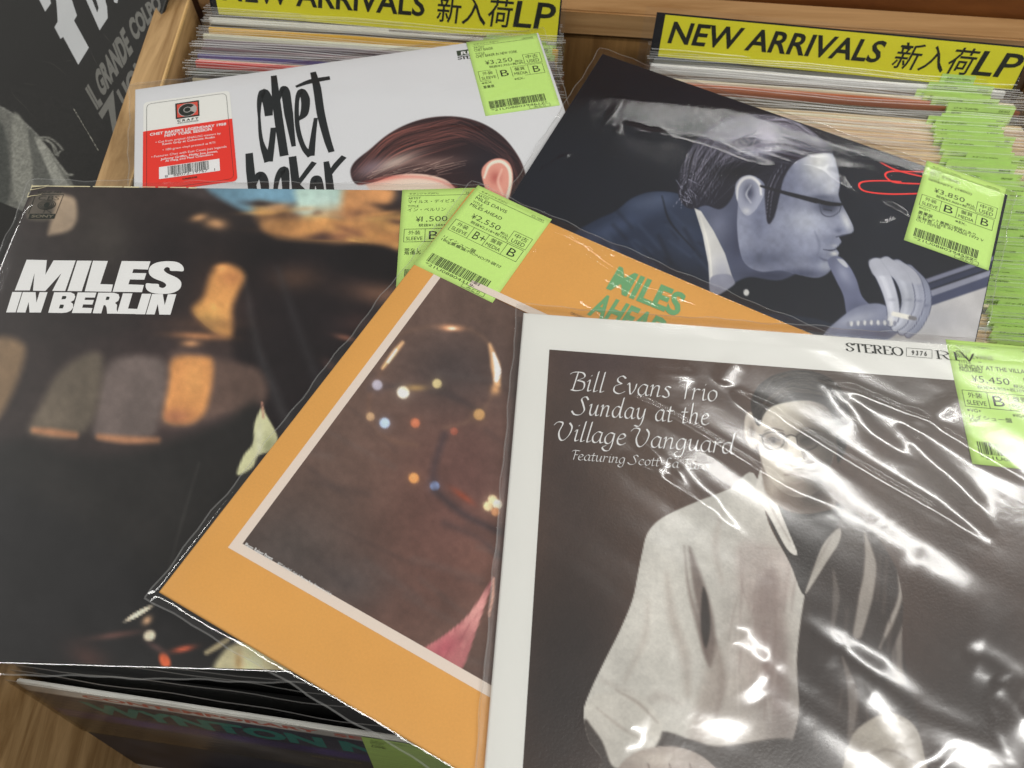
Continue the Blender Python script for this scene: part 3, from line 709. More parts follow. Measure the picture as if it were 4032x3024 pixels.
def paint_chet(p):
    skin = (226, 196, 180)
    D = p.poly([(776, 378), (800, 352), (870, 350), (960, 352), (1050, 372), (1100, 400), (1096, 480), (840, 480), (812, 430), (790, 398)], skin, 5); p.push(D); p.blob(900, 420, 70, 30, (232, 210, 194), .8); p.blob(1010, 410, 40, 40, (196, 120, 108), .5); p.blob(820, 385, 50, 12, (206, 110, 96), .6, rot=-12); p.pop()
    head_of_hair(p, [(757, 374), (766, 350), (800, 322), (836, 292), (880, 268), (930, 254), (985, 252), (1036, 264), (1080, 290), (1112, 326), (1132, 366), (1142, 430), (1088, 446), (1030, 436), (990, 412), (962, 388), (912, 376), (856, 378), (806, 394), (770, 398)],
                 (50, 32, 34), (176, 104, 92), (18, 14, 18), [((775, 372), (850, 300), (985, 262), 70, 9), ((800, 378), (880, 322), (1010, 290), 70, 11), ((900, 300), (1000, 280), (1100, 340), 40, 10), ((1040, 300), (1100, 340), (1128, 420), 40, 12)], 7, a=.30)
    D = p.sdf(catmull([(757, 374), (836, 292), (930, 254), (1036, 264), (1112, 326), (1142, 430), (1030, 436), (912, 376), (806, 394)], 5, True)); p.push(D)
    p.blob(1050, 350, 70, 70, (32, 30, 38), .75); p.blob(850, 352, 60, 14, (214, 196, 184), .75, rot=-20); p.blob(800, 362, 34, 16, (130, 112, 122), .7, rot=-24); p.blob(930, 350, 70, 12, (170, 138, 128), .5, rot=-4)
    rr = np.random.default_rng(12)
    for i in range(46):
        x = rr.uniform(790, 960); y = 388 - (x - 790) * .12 + rr.normal(0, 8); p.line([(x, y), (x + rr.uniform(30, 80), y - rr.uniform(8, 22))], [1.6, .5], (226, 196, 178) if i % 2 else (86, 56, 54), 1, .45)
    p.pop()
    p.line([(775, 398), (840, 384), (920, 384), (985, 404)], [3, 6, 5, 3], (206, 96, 86), 5, .5)
    D = p.poly([(1040, 372), (1054, 350), (1078, 342), (1100, 352), (1108, 378), (1104, 412), (1090, 452), (1064, 452), (1050, 414)], (214, 150, 134), 1.8); p.push(D)
    p.line([(1046, 384), (1058, 356), (1082, 349), (1100, 366), (1102, 400), (1092, 440)], [4, 7, 7, 7, 6], (244, 222, 206), 2, .95); p.blob(1070, 384, 13, 16, (172, 92, 84), .85); p.line([(1084, 366), (1076, 392), (1086, 420)], [3, 6, 4], (236, 196, 178), 3, .7); p.pop()


def paint_ber(p):
    # out of focus stage: bands of amber light over dark brown
    p.blob(700, 560, 500, 80, (22, 18, 20), .9); p.blob(250, 620, 300, 120, (30, 25, 26), .7); p.blob(200, 500, 90, 110, (58, 52, 48), .7); p.blob(420, 860, 240, 140, (84, 66, 64), .8); p.blob(330, 720, 200, 60, (52, 42, 42), .7); p.blob(60, 560, 90, 130, (56, 50, 48), .7); p.blob(120, 860, 120, 120, (60, 52, 50), .6)
    p.poly([(76, 420), (140, 420), (118, 472), (58, 472)], (84, 78, 70), 5); p.poly([(122, 424), (160, 428), (166, 468), (152, 496), (112, 508), (104, 500), (118, 450)], (166, 146, 124), 8); p.blob(150, 462, 16, 24, (176, 156, 134), .6); p.blob(240, 520, 50, 60, (58, 54, 50), .6)
    p.poly([(400, 400), (760, 400), (1000, 402), (1000, 430), (780, 440), (620, 450), (440, 430)], (64, 56, 56), 10, .8)
    p.poly([(450, 400), (640, 403), (652, 430), (610, 450), (560, 462), (510, 448)], (108, 144, 164), 10); p.poly([(646, 404), (760, 406), (786, 440), (750, 470), (640, 478), (618, 464), (640, 440)], (186, 212, 202), 12)
    p.poly([(748, 404), (846, 406), (838, 450), (790, 482), (744, 474)], (198, 142, 92), 14); p.blob(700, 430, 30, 16, (206, 228, 220), .6)
    D = p.poly([(560, 440), (640, 470), (760, 474), (860, 452), (1010, 440), (1030, 500), (1000, 560), (860, 540), (700, 520), (600, 506), (556, 476)], (128, 94, 66), 16)
    rr = np.random.default_rng(21)
    for i in range(60):
        x = rr.uniform(560, 1040); y = 440 + rr.uniform(0, 1) * (40 + (x - 560) * .16) + (x - 560) * .02
        c = [(214, 160, 96), (188, 132, 84), (92, 64, 52), (46, 36, 36), (204, 170, 104)][i % 5]
        p.blob(x, y, rr.uniform(14, 48), rr.uniform(5, 13), c, rr.uniform(.45, .9), rot=rr.uniform(-8, 16))
    for x, y, rx, ry in [(430, 470, 20, 9), (466, 483, 26, 13), (582, 486, 18, 12), (600, 448, 30, 9)]: p.blob(x, y, rx, ry, (196, 148, 104), .9, rot=rr.uniform(-15, 15))
    p.blob(910, 480, 90, 18, (206, 170, 92), .7, rot=4); p.blob(860, 515, 120, 9, (214, 142, 84), .8, rot=4); p.blob(700, 505, 100, 8, (200, 132, 82), .8, rot=3)
    D = p.poly([(570, 478), (660, 470), (800, 472), (1020, 452), (1040, 560), (900, 540), (740, 520), (600, 512)], (186, 134, 82), 14, .75); p.push(D)
    for i in range(26):
        x = rr.uniform(590, 1020); y = rr.uniform(470, 545); p.blob(x, y, rr.uniform(12, 40), rr.uniform(6, 14), [(226, 176, 104), (120, 80, 60), (206, 150, 90), (70, 50, 46)][i % 4], .7, rot=rr.uniform(-10, 20))
    p.pop()
    # vague dark figure in a hat, right of the middle
    p.poly([(520, 620), (560, 570), (640, 556), (700, 556), (760, 540), (830, 546), (900, 580), (950, 640), (940, 720), (990, 1000), (760, 1100), (560, 1000), (520, 840), (500, 720)], (30, 24, 26), 16)
    p.poly([(700, 566), (745, 532), (830, 534), (880, 566), (960, 600), (900, 615), (760, 596)], (24, 20, 22), 9)
    p.blob(850, 640, 100, 26, (146, 106, 84), .8, rot=8); p.blob(640, 600, 60, 30, (96, 70, 54), .6); p.blob(960, 640, 50, 60, (120, 90, 60), .6); p.blob(780, 700, 50, 26, (70, 50, 48), .8); p.blob(890, 660, 40, 12, (176, 130, 96), .6, rot=18); p.blob(748, 730, 26, 7, (150, 100, 80), .8, rot=12); p.blob(716, 790, 24, 12, (104, 74, 66), .7, rot=30); p.blob(900, 700, 26, 20, (96, 66, 58), .6)
    p.blob(800, 860, 140, 120, (26, 22, 24), .7); p.line([(528, 600), (560, 760), (640, 960)], [8, 16, 26], (60, 58, 60), 12, .6); p.line([(600, 580), (640, 700), (700, 860)], [8, 16, 22], (54, 52, 55), 14, .5)
    # amber panels behind
    p.blob(470, 650, 60, 90, (70, 50, 42), .8)
    D = p.poly([(458, 588), (490, 572), (528, 596), (502, 660), (500, 724), (460, 716), (416, 672), (440, 640)], (204, 146, 86), 13); p.push(D); p.blob(450, 690, 40, 30, (220, 176, 100), .6); p.blob(500, 600, 30, 20, (170, 110, 70), .6); p.pop()
    p.blob(480, 578, 18, 8, (226, 158, 96), .9); p.blob(430, 726, 60, 9, (200, 138, 92), .8, rot=3); p.blob(440, 700, 90, 18, (104, 74, 56), .4)
    p.poly([(366, 770), (420, 760), (466, 774), (560, 800), (570, 870), (470, 900), (400, 922), (340, 905)], (98, 78, 70), 14); D = p.poly([(374, 776), (430, 770), (460, 784), (450, 868), (430, 904), (395, 916), (354, 902), (364, 830)], (204, 142, 86), 12); p.push(D); p.blob(420, 820, 30, 50, (218, 160, 96), .6); p.blob(380, 900, 40, 20, (150, 96, 74), .7); p.pop()
    p.blob(412, 742, 22, 9, (190, 140, 100), .9)
    p.poly([(236, 784), (330, 770), (360, 800), (345, 900), (320, 945), (212, 945), (205, 900)], (104, 92, 88), 14); p.poly([(132, 800), (205, 760), (222, 800), (186, 930), (66, 940), (90, 870)], (100, 90, 78), 14)
    for pts in [[(74, 930), (110, 934), (162, 940)], [(214, 944), (270, 950), (340, 952)]]: p.line(pts, [13, 17, 14], (176, 124, 90), 8, .9)
    p.poly([(-20, 740), (50, 742), (46, 800), (12, 880), (-20, 900)], (126, 104, 80), 14); p.poly([(60, 600), (240, 590), (300, 700), (120, 740), (40, 700)], (40, 35, 34), 20, .6)
    p.poly([(-40, 985), (200, 985), (330, 965), (480, 910), (560, 880), (545, 1100), (520, 1500), (-40, 1500)], (36, 34, 33), 22); p.poly([(-30, 1060), (120, 1100), (360, 1240), (560, 1300), (500, 1420), (-30, 1420)], (31, 30, 31), 40, .9); p.line([(430, 1000), (395, 1120), (365, 1230)], [3, 6, 2], (58, 56, 54), 5, .7)
    D = p.poly([(566, 880), (574, 894), (600, 946), (584, 974), (558, 984), (545, 1010), (512, 1026), (526, 985), (546, 958), (550, 915)], (216, 216, 172), 3); p.push(D); p.blob(560, 950, 10, 40, (236, 236, 206), .7); p.blob(580, 960, 14, 20, (150, 156, 110), .6); p.pop(); p.line([(566, 870), (569, 902)], 4, (190, 140, 120), 3)
    for x, y, rx, ry, c, a, r in [(300, 1325, 34, 5, (240, 226, 200), 1, -30), (318, 1340, 13, 9, (226, 180, 140), .9, -40), (323, 1373, 13, 11, (246, 234, 206), 1, -30), (396, 1402, 26, 7, (214, 100, 70), .9, -12), (356, 1427, 11, 17, (220, 102, 62), .95, -25), (250, 1372, 60, 8, (110, 74, 66), .7, -8), (190, 1420, 50, 30, (84, 56, 50), .7, 30), (340, 1400, 30, 8, (110, 78, 74), .6, 30)]:
        p.blob(x, y, rx, ry, c, a, rot=r, hard=.4 if a > .9 else 0)
    D = p.poly([(486, 1404), (540, 1384), (600, 1376), (700, 1440), (700, 1490), (474, 1470)], (214, 206, 166), 9); p.push(D); p.blob(515, 1430, 9, 26, (176, 140, 90), .7); p.blob(560, 1420, 10, 34, (232, 226, 190), .7); p.blob(600, 1440, 12, 30, (180, 164, 120), .6); p.pop(); p.line([(446, 1410), (470, 1396), (492, 1382)], [9, 12, 10], (190, 176, 140), 5)
    p.noise(60, .16, 4); p.noise(14, .07, 9)


def paint_ah(p):
    p.blob(900, 1180, 170, 330, (98, 68, 60), .8, rot=15); p.blob(1010, 1060, 120, 220, (102, 70, 66), .7); p.blob(1040, 1220, 90, 110, (112, 76, 66), .6); p.blob(620, 1200, 170, 140, (72, 66, 64), .8); p.blob(980, 800, 120, 90, (68, 60, 60), .8); p.blob(760, 1260, 90, 60, (70, 66, 66), .6)
    rr = np.random.default_rng(31)
    for i in range(26):
        x = rr.uniform(560, 1060); y = rr.uniform(760, 1480); p.line([(x, y), (x + rr.uniform(60, 200), y + rr.uniform(20, 120))], rr.uniform(4, 16), (92, 84, 82) if i % 2 else (58, 50, 50), 9, a=.22)
    p.line([(850, 726), (905, 710), (975, 703), (1040, 726), (1070, 780), (1062, 856), (1022, 905), (960, 925)], 6, (124, 96, 80), 9, .45); p.line([(868, 742), (826, 800), (797, 862), (810, 925), (850, 952), (900, 962)], 6, (112, 84, 70), 9, .6)
    p.line([(800, 840), (870, 834), (960, 850), (1040, 890)], 12, (62, 54, 56), 10, .5)
    W = (252, 236, 212)
    p.blob(975, 709, 24, 7, (236, 170, 126), 1, rot=3); p.blob(977, 710, 9, 3.4, W, .95); p.line([(870, 740), (850, 764), (826, 796)], [5, 10, 4], (238, 190, 140), 5, 1); p.line([(856, 756), (838, 782)], 5, W, 2.5, 1)
    p.line([(1058, 745), (1070, 790), (1074, 830)], [6, 20, 14], (222, 176, 132), 5, 1); p.line([(1066, 764), (1075, 800), (1072, 822)], [5, 14, 8], (255, 250, 246), 3, 1); p.blob(1070, 842, 11, 12, (206, 156, 110), .95)
    for x, y, r, c in [(871, 848, 13, (252, 242, 220)), (944, 829, 10, (206, 188, 138)), (831, 914, 11, (178, 198, 232)), (897, 914, 10, (184, 108, 78)), (981, 932, 8, (150, 86, 70)), (1035, 896, 12, (196, 152, 100)),
                       (894, 1033, 11, (216, 150, 90)), (939, 1050, 10, (142, 162, 210)), (1064, 1080, 10, (222, 196, 156)), (1074, 1090, 10, (236, 226, 204)), (1054, 1094, 10, (226, 204, 160)), (1070, 1106, 9, (196, 140, 100)), (800, 900, 9, (180, 146, 112)), (815, 832, 11, (168, 162, 176))]:
        p.blob(x, y, r * 1.5, r * 1.5, c, .22); p.blob(x, y, r, r, c, .96, hard=.25); p.blob(x - r * .2, y - r * .2, r * .6, r * .6, tuple(min(255, v + 18) for v in c), .5)
    p.blob(897, 838, 26, 8, (176, 142, 90), .7); p.blob(1000, 1072, 30, 8, (150, 70, 48), .75, rot=35); p.line([(960, 940), (940, 1000), (935, 1040)], 16, (58, 50, 56), 10, .55); p.line([(940, 1060), (1000, 1110), (1080, 1150)], 14, (58, 50, 54), 10, .7); p.line([(960, 1130), (1030, 1160), (1080, 1200)], 12, (60, 50, 52), 12, .5)
    D = p.poly([(1068, 1246), (1050, 1272), (1010, 1330), (960, 1372), (900, 1412), (868, 1450), (955, 1490), (1000, 1440), (1026, 1370), (1046, 1310)], (176, 108, 110), 2.5); p.push(D); p.blob(1030, 1320, 40, 60, (212, 160, 152), .7, rot=35); p.blob(960, 1400, 40, 20, (160, 78, 90), .7, rot=-40)
    for i in range(24):
        x = rr.uniform(880, 1060); y = rr.uniform(1260, 1470); p.line([(x, y), (x - rr.uniform(8, 30), y + rr.uniform(10, 40))], rr.uniform(2, 5), (206, 146, 142) if i % 2 else (132, 66, 74), 3, .3)
    p.pop(); p.line([(1066, 1250), (1064, 1290), (1056, 1330)], [5, 6, 3], (226, 170, 150), 3)
    p.noise(60, .12, 3); p.noise(12, .07, 8)
# ================================================================== covers
def Zq(cv, k, o, t, bl, br, h, bold=0.0, up=(0, 1)):
    """lettering between two zoomed photo points, h tall in the same zoomed pixels"""
    f = zoompx(*o); a, b = f([bl, br]); u = (h * up[0] / o[2] / 1.8228 if len(o) > 2 else h * up[0] / 2.011 / 1.8228, h * up[1] / (o[2] if len(o) > 2 else 2.011) / 1.8228)
    P = cv.L([a[0], b[0], a[0] + u[0], b[0] + u[0]], [a[1], b[1], a[1] - u[1], b[1] - u[1]])
    k.quad(t, P[0], P[1], P[2], P[3], bold)


def local(cv, o, pts):
    p = zoompx(*o)(pts); return [tuple(q) for q in cv.L([a for a, b in p], [b for a, b in p])]


def disc(k, c, rx, ry, n=28, ang=0.0, a0=0, a1=2 * math.pi):
    P = [(c[0] + rx * math.cos(a0 + (a1 - a0) * i / n) * math.cos(ang) - ry * math.sin(a0 + (a1 - a0) * i / n) * math.sin(ang),
          c[1] + rx * math.cos(a0 + (a1 - a0) * i / n) * math.sin(ang) + ry * math.sin(a0 + (a1 - a0) * i / n) * math.cos(ang)) for i in range(n + (0 if abs(a1 - a0 - 2 * math.pi) < 1e-6 else 1))]
    if abs(a1 - a0 - 2 * math.pi) > 1e-6: P.append(c)
    k.poly(P)


def flat_label(cv, x, y, ang, d, lift=0.00035):
    c, q = math.cos(ang), math.sin(ang)
    to = lambda a, b: (x + c * a - q * b, y + q * a + c * b)
    n = 14; A, B = np.meshgrid(np.linspace(0, LW, n), -np.linspace(0, LH, n)); A = A.ravel(); B = B.ravel()
    X = x + c * A - q * B; Y = y + q * A + c * B
    r = np.random.default_rng(d['seed'])
    H = lambda X, Y: lift + cv.warp(X, Y) + 0.00025 * np.sin((X * 60 + Y * 35) + d['seed']) * np.clip((x + LW - X) / LW, 0, 1)
    V = np.stack([X, Y, H(X, Y)], 1); V2 = V.copy(); V2[:, 2] -= 0.00018; F = grid_faces(n, n)
    per = list(range(n)) + [j * n + n - 1 for j in range(1, n)] + [(n - 1) * n + i for i in range(n - 2, -1, -1)] + [j * n for j in range(n - 2, 0, -1)]
    side = [(a, b, b + n * n, a + n * n) for a, b in zip(per, per[1:] + per[:1])]
    lb = np_mesh('price_label', np.concatenate([V, V2]), np.concatenate([F, F[:, ::-1] + n * n, np.array(side)]), GREEN, cv.root)
    lb['label'] = 'green price label printed ' + d['say']
    k = Ink(0.0); label_ink(k, d); P = []
    for a, b, z in k.V:
        xx, yy = to(a, b); P.append((xx, yy, float(H(xx, yy)) + 0.00006 + z))
    mesh('label_print', P, k.F, INK, lb)


# ---- pen letters -------------------------------------------------
bowl = [(0.75, 0.93), (0.45, 1.0), (0.1, 0.6), (0.1, 0.15), (0.35, 0.02), (0.65, 0.35), (0.8, 0.95)]
PEN = {
 'a': ([bowl, [(0.8, 0.95), (0.68, 0.3), (0.74, 0.03), (0.98, 0.14)]], 1.0),
 'c': ([[(0.75, .85), (.5, 1), (.12, .6), (.12, .2), (.4, 0), (.75, .2)]], .85),
 'd': ([bowl, [(1.02, 1.85), (0.74, .4), (.8, .03), (1.02, .14)]], 1.08),
 'e': ([[(0.12, .5), (.45, .55), (.7, .78), (.55, 1.0), (.3, .9), (.1, .5), (.14, .12), (.42, 0), (.75, .2)]], .85),
 'g': ([bowl, [(0.8, .95), (.66, .0), (.45, -.55), (.1, -.62), (-.1, -.35), (.2, -.15)]], .98),
 'h': ([[(0.38, 1.85), (.1, 0)], [(.15, .5), (.45, .95), (.7, .95), (.72, .7), (.62, .06), (.88, .12)]], 1.02),
 'i': ([[(0.08, .85), (.28, 1), (.17, .2), (.24, .02), (.45, .14)], [(.36, 1.38), (.42, 1.46)]], .5),
 'l': ([[(0.42, 1.85), (.15, .2), (.22, .02), (.44, .14)]], .5),
 'n': ([[(.03, .85), (.22, 1), (.06, 0)], [(.13, .5), (.45, .95), (.7, .95), (.7, .7), (.6, .06), (.86, .12)]], 1.0),
 'o': ([[(.5, 1), (.14, .72), (.1, .2), (.35, 0), (.68, .3), (.74, .8), (.45, 1)]], .9),
 'r': ([[(.03, .85), (.22, 1), (.06, 0)], [(.13, .55), (.4, .95), (.68, .92)]], .72),
 's': ([[(.65, .9), (.4, 1), (.2, .8), (.45, .5), (.5, .15), (.25, 0), (-.02, .12)]], .72),
 't': ([[(.34, 1.4), (.15, .2), (.25, .02), (.5, .14)], [(-.02, .98), (.58, 1)]], .6),
 'u': ([[(.03, .85), (.22, 1), (.12, .25), (.3, .02), (.6, .35), (.8, 1)], [(.8, 1), (.66, .2), (.74, .03), (.95, .14)]], 1.0),
 'v': ([[(.0, .85), (.16, 1), (.28, .05), (.62, .5), (.74, 1)]], .82),
 'y': ([[(.03, .85), (.22, 1), (.15, .3), (.35, .05), (.65, .4), (.82, 1)], [(.82, 1), (.6, -.1), (.3, -.6), (-.1, -.55)]], 1.0),
 'B': ([[(.42, 1.6), (.12, 0)], [(-.22, 1.42), (.1, 1.62), (.8, 1.62), (.98, 1.25), (.42, .9)], [(.42, .9), (.98, .75), (.95, .15), (.4, -.03), (-.02, .03)]], 1.15),
 'E': ([[(.98, 1.42), (.7, 1.62), (.35, 1.4), (.36, 1.1), (.68, .9)], [(.66, .9), (.15, .65), (.1, .2), (.5, 0), (.98, .25)]], 1.12),
 'T': ([[(-.1, 1.4), (.2, 1.62), (1.15, 1.6)], [(.64, 1.6), (.42, 0)]], .95),
 'S': ([[(1.05, 1.38), (.8, 1.65), (.42, 1.42), (.6, .95), (.75, .4), (.4, 0), (-.1, -.02), (-.38, .28)]], 1.1),
 'V': ([[(-.35, 1.3), (-.05, 1.6), (.35, 1.5), (.12, .7), (.25, .1), (.55, 0), (.95, .5), (1.12, 1.2), (.9, 1.6)]], 1.3),
 'F': ([[(-.1, 1.4), (.2, 1.62), (1.0, 1.6)], [(.46, 1.6), (.24, 0)], [(.32, .85), (.8, .88)]], .82),
 'L': ([[(1.0, 1.5), (.65, 1.62), (.42, 1.2), (.25, .1), (-.05, .0)], [(.1, .04), (.5, .0), (.95, .12)]], 1.12),
 ' ': ([], .62)}
SERIF = {
 'S': ([[(.85, 1.2), (.8, 1.5), (.5, 1.62), (.15, 1.35), (.35, .95), (.75, .7), (.9, .35), (.55, 0), (.15, .1), (.08, .45)]], 1.05),
 'T': ([[(.6, 1.6), (.6, 0)], [(.05, 1.6), (1.15, 1.6)], [(.4, .0), (.8, .0)], [(.05, 1.6), (.03, 1.25)], [(1.15, 1.6), (1.17, 1.25)]], 1.25),
 'E': ([[(.25, 1.6), (.25, 0)], [(.05, 1.6), (1.0, 1.6), (1.02, 1.3)], [(.25, .82), (.8, .82)], [(.05, 0), (1.05, 0), (1.1, .35)]], 1.2),
 'R': ([[(.25, 1.6), (.25, 0)], [(.05, 1.6), (.7, 1.6), (.98, 1.3), (.95, 1.0), (.6, .8), (.25, .8)], [(.6, .8), (.9, .1), (1.2, 0)], [(.05, 0), (.45, 0)]], 1.25),
 'O': ([[(.7, 1.63), (.2, 1.3), (.12, .6), (.5, 0), (.95, .0), (1.3, .6), (1.2, 1.35), (.7, 1.63)]], 1.45),
 'I': ([[(.28, 1.6), (.28, 0)], [(.05, 1.6), (.5, 1.6)], [(.05, 0), (.5, 0)]], .62),
 'V': ([[(.15, 1.6), (.62, 0)], [(.62, 0), (1.05, 1.6)], [(-.02, 1.6), (.35, 1.6)], [(.88, 1.6), (1.2, 1.6)]], 1.2),
 'D': ([[(.25, 1.6), (.25, 0)], [(.05, 1.6), (.7, 1.6), (1.2, 1.2), (1.2, .4), (.7, 0), (.05, 0)]], 1.35),
 ' ': ([], .6)}


def pen_line(k, font, s, p0, p1, capx, nib, ang, slant=0.0, track=0.0):
    """letters from p0 to p1 along the base line, capx = capital height"""
    tot = sum(font[c][1] + track for c in s); x = 0
    p0 = np.array(p0); p1 = np.array(p1); ex = p1 - p0; Lg = np.linalg.norm(ex); ex /= Lg; ey = np.array([-ex[1], ex[0]])
    sx = Lg / tot; sy = capx / 1.6
    for c in s:
        st, adv = font[c]
        for pts in st:
            k.nib([tuple(p0 + ex * ((x + a + slant * b) * sx) + ey * b * sy) for a, b in pts], nib, ang + math.atan2(ex[1], ex[0]), seg=6)
        x += adv + track


# ---- 1: white sleeve with the brush lettering (lowest left) --------
chet_cr = crease_field(Lof('chet'), [
    ([(845, 520 / 1.3), (900, 300), (1010, 285), (1140, 330)], 0.5, 4), ([(1130, 350), (1180, 280), (1210, 235)], 0.7, 4),
    ([(780, 300), (840, 320), (900, 330)], 0.5, 3), ([(1020, 250), (1110, 195), (1170, 205)], 0.35, 3),
    ([(870, 345), (980, 320), (1080, 260)], 0.4, 3)], low=0.5, seed=3)
cv = Cover('chet', 'pale grey record sleeve with black brush lettering and red and white sticker', paper('pale_grey_board', (206, 207, 210), grain=0.02), film_mat=FILM, wr=chet_cr, res=130)
CH = cv


cv.picture('cover_picture', 0.125, -0.060, 0.313, -0.185, 330, 220, paint_chet, (206, 207, 210))
# fade of the picture plate into the board colour
k = cv.ink(); z1 = (1000, 0, 2.011)
for pts, wd in [([(118, 918), (108, 800), (75, 728), (45, 800), (42, 930), (60, 1120), (118, 1280)], [44, 62, 50, 30, 15, 22, 50]),
                ([(118, 1280), (140, 1150), (155, 1012)], [44, 34, 32]),
                ([(157, 600), (175, 780), (198, 960), (240, 1235)], [34, 46, 48, 48]), ([(190, 820), (225, 705), (250, 730), (275, 900), (315, 1160)], [14, 30, 52, 50, 24]),
                ([(350, 950), (398, 900), (408, 790), (375, 722), (342, 800), (345, 1000), (390, 1160), (452, 1235)], [20, 46, 52, 40, 24, 26, 28, 42]),
                ([(452, 1235), (470, 1080), (490, 935)], [40, 30, 22]), ([(468, 572), (500, 700), (530, 900), (580, 1100), (615, 1205)], [34, 46, 46, 40, 34]),
                ([(332, 688), (450, 645), (602, 618)], [18, 36, 30]),
                ([(-38, 1215), (-28, 1350), (-10, 1500), (10, 1600)], [40, 46, 46, 40]), ([(-10, 1500), (40, 1385), (80, 1430), (95, 1600)], [14, 40, 46, 40]),
                ([(160, 1600), (185, 1420), (235, 1345), (250, 1420), (255, 1600)], [16, 30, 50, 44, 30]), ([(305, 1240), (322, 1380), (345, 1600)], [42, 44, 44]),
                ([(345, 1460), (420, 1360), (478, 1285)], [26, 30, 32]), ([(345, 1470), (400, 1530), (430, 1600)], [30, 34, 34]),
                ([(450, 1600), (470, 1440), (502, 1418), (525, 1500), (520, 1600)], [20, 34, 46, 40, 30]), ([(572, 1280), (592, 1400), (615, 1600)], [30, 42, 42]), ([(600, 1380), (650, 1310), (715, 1240)], [26, 34, 34])]:
    k.stroke(local(cv, z1, pts), [a / 2.011 / 1.8228 * 0.00048 for a in wd])
k.build('title_lettering', paper('lettering_black', (28, 32, 34), grain=0.03), cv.jacket)
k = cv.ink(); k.poly(local(cv, z1, [(1603, 405), (1800, 376), (1812, 415), (1612, 445)])); k.build('maker_mark', paper('dark_green_ink', (52, 66, 52)), cv.jacket)
k = cv.ink(0.00025); Zq(cv, k, z1, 'RIVERSIDE', (1640, 437), (2010, 385), 26, 0.02); k.build('maker_mark_lettering', WHITE_INK, cv.jacket)
k = cv.ink(); a, b = local(cv, z1, [(1618, 474), (1830, 448)]); pen_line(k, SERIF, 'STEREO', a, b, 0.0033, 0.0011, 0); k.build('stereo_lettering', INK, cv.jacket)
# the red and white sticker
z0 = (560, 350, 5.53)


def rounded(pts, r=0.12, n=6):
    out = []
    for i in range(4):
        p = np.array(pts[i]); a = np.array(pts[i - 1]); b = np.array(pts[(i + 1) % 4]); da = (a - p) / np.linalg.norm(a - p); db = (b - p) / np.linalg.norm(b - p)
        for t in np.linspace(0, 1, n):
            q = (1 - t) ** 2 * (p + da * r) + 2 * t * (1 - t) * p + t * t * (p + db * r); out.append(tuple(q))
    return out


tl, tr, mr, ml, br, bl = local(cv, z0, [(30, 300), (1905, 38), (1960, 650), (22, 935), (2080, 2010), (10, 2290)])
k = cv.ink(0.00018); k.poly(rounded([tl, tr, br, bl], 0.004)); st = k.build('shop_sticker', paper('sticker_white', (222, 222, 216), rough=0.35, grain=0.01), cv.root)
st['label'] = 'red and white sticker with a record logo and bar code'
k = cv.ink(0.00026); k.poly([ml, mr] + rounded([tl, tr, br, bl], 0.004)[12:18][::1] + rounded([tl, tr, br, bl], 0.004)[18:24])
k.build('sticker_red_area', paper('sticker_red', (222, 52, 40), rough=0.35, grain=0.02), st)
k = cv.ink(0.00036); INr = rounded(local(cv, z0, [(100, 340), (1830, 98), (2000, 1960), (100, 2230)]), 0.0045)
for a, b in zip(INr, INr[1:] + INr[:1]):
    d = np.array(b) - a; n_ = np.array([-d[1], d[0]]) / max(np.linalg.norm(d), 1e-9) * 0.00012
    k.add([tuple(np.array(a) + n_), tuple(np.array(b) + n_), tuple(np.array(b) - n_), tuple(np.array(a) - n_)], [(0, 1, 2, 3)])
k.poly(local(cv, z0, [(722, 328), (1238, 252), (1252, 592), (735, 668)]))
Zq(cv, k, z0, 'C R A F T', (765, 732), (1225, 670), 48, 0.03, (.05, 1)); Zq(cv, k, z0, '·RECORDINGS·', (762, 770), (1238, 705), 22, 0.02)
k.build('sticker_black_print', INK, st)
k = cv.ink(0.00044); k.poly(local(cv, z0, [(758, 352), (1208, 286), (1222, 568), (768, 636)])); k.build('logo_red_square', paper('logo_red', (206, 76, 60)), st)
lc = local(cv, z0, [(990, 466), (1195, 436), (985, 330)])
rx = np.linalg.norm(np.array(lc[1]) - lc[0]); ry = rx
k = cv.ink(0.00050); disc(k, lc[0], rx, ry); k.build('logo_grey_ring', paper('logo_grey', (168, 164, 160)), st)
k = cv.ink(0.00056); disc(k, lc[0], rx * .92, ry * .92, a0=math.radians(38), a1=math.radians(322 + 3)); k.build('logo_black_letter', INK, st)
k = cv.ink(0.00062); disc(k, lc[0], rx * .42, ry * .42); k.build('logo_inner_ring', paper('logo_grey_inner', (168, 164, 160)), st)
k = cv.ink(0.00068); disc(k, lc[0], rx * .33, ry * .33); k.build('logo_centre', INK, st)
k = cv.ink(0.00042)
for t, a, b, h, bo in [("CHET BAKER'S LEGENDARY 1958", (172, 1035), (1832, 800), 62, .03), ('NEW YORK SESSION', (490, 1060), (1520, 915), 62, .03),
                       ('• Cut from original ANALOG masters by', (300, 1210), (1715, 1010), 60, 0), ('Kevin Gray at Coherent Audio', (445, 1250), (1585, 1090), 58, .012),
                       ('• 180-gram vinyl pressed at RTI', (450, 1375), (1590, 1212), 58, 0), ('• Features Chet with East Coast jazz legends', (205, 1530), (1840, 1300), 62, 0),
                       ('Johnny Griffin, Philly Joe Jones,', (405, 1580), (1650, 1400), 60, .015), ('Al Haig and Paul Chambers', (505, 1615), (1550, 1468), 56, .015)]:
    Zq(cv, k, z0, t, a, b, h, bo)
k.poly(local(cv, z0, [(370, 1715), (1685, 1528), (1700, 1790), (372, 1975)])); k.build('sticker_white_print', WHITE_INK, st)
k = cv.ink(0.00052); r_ = np.random.default_rng(5); q0, q1, q2 = [np.array(v) for v in local(cv, z0, [(560, 1700), (1455, 1570), (570, 1890)])]
x = 0
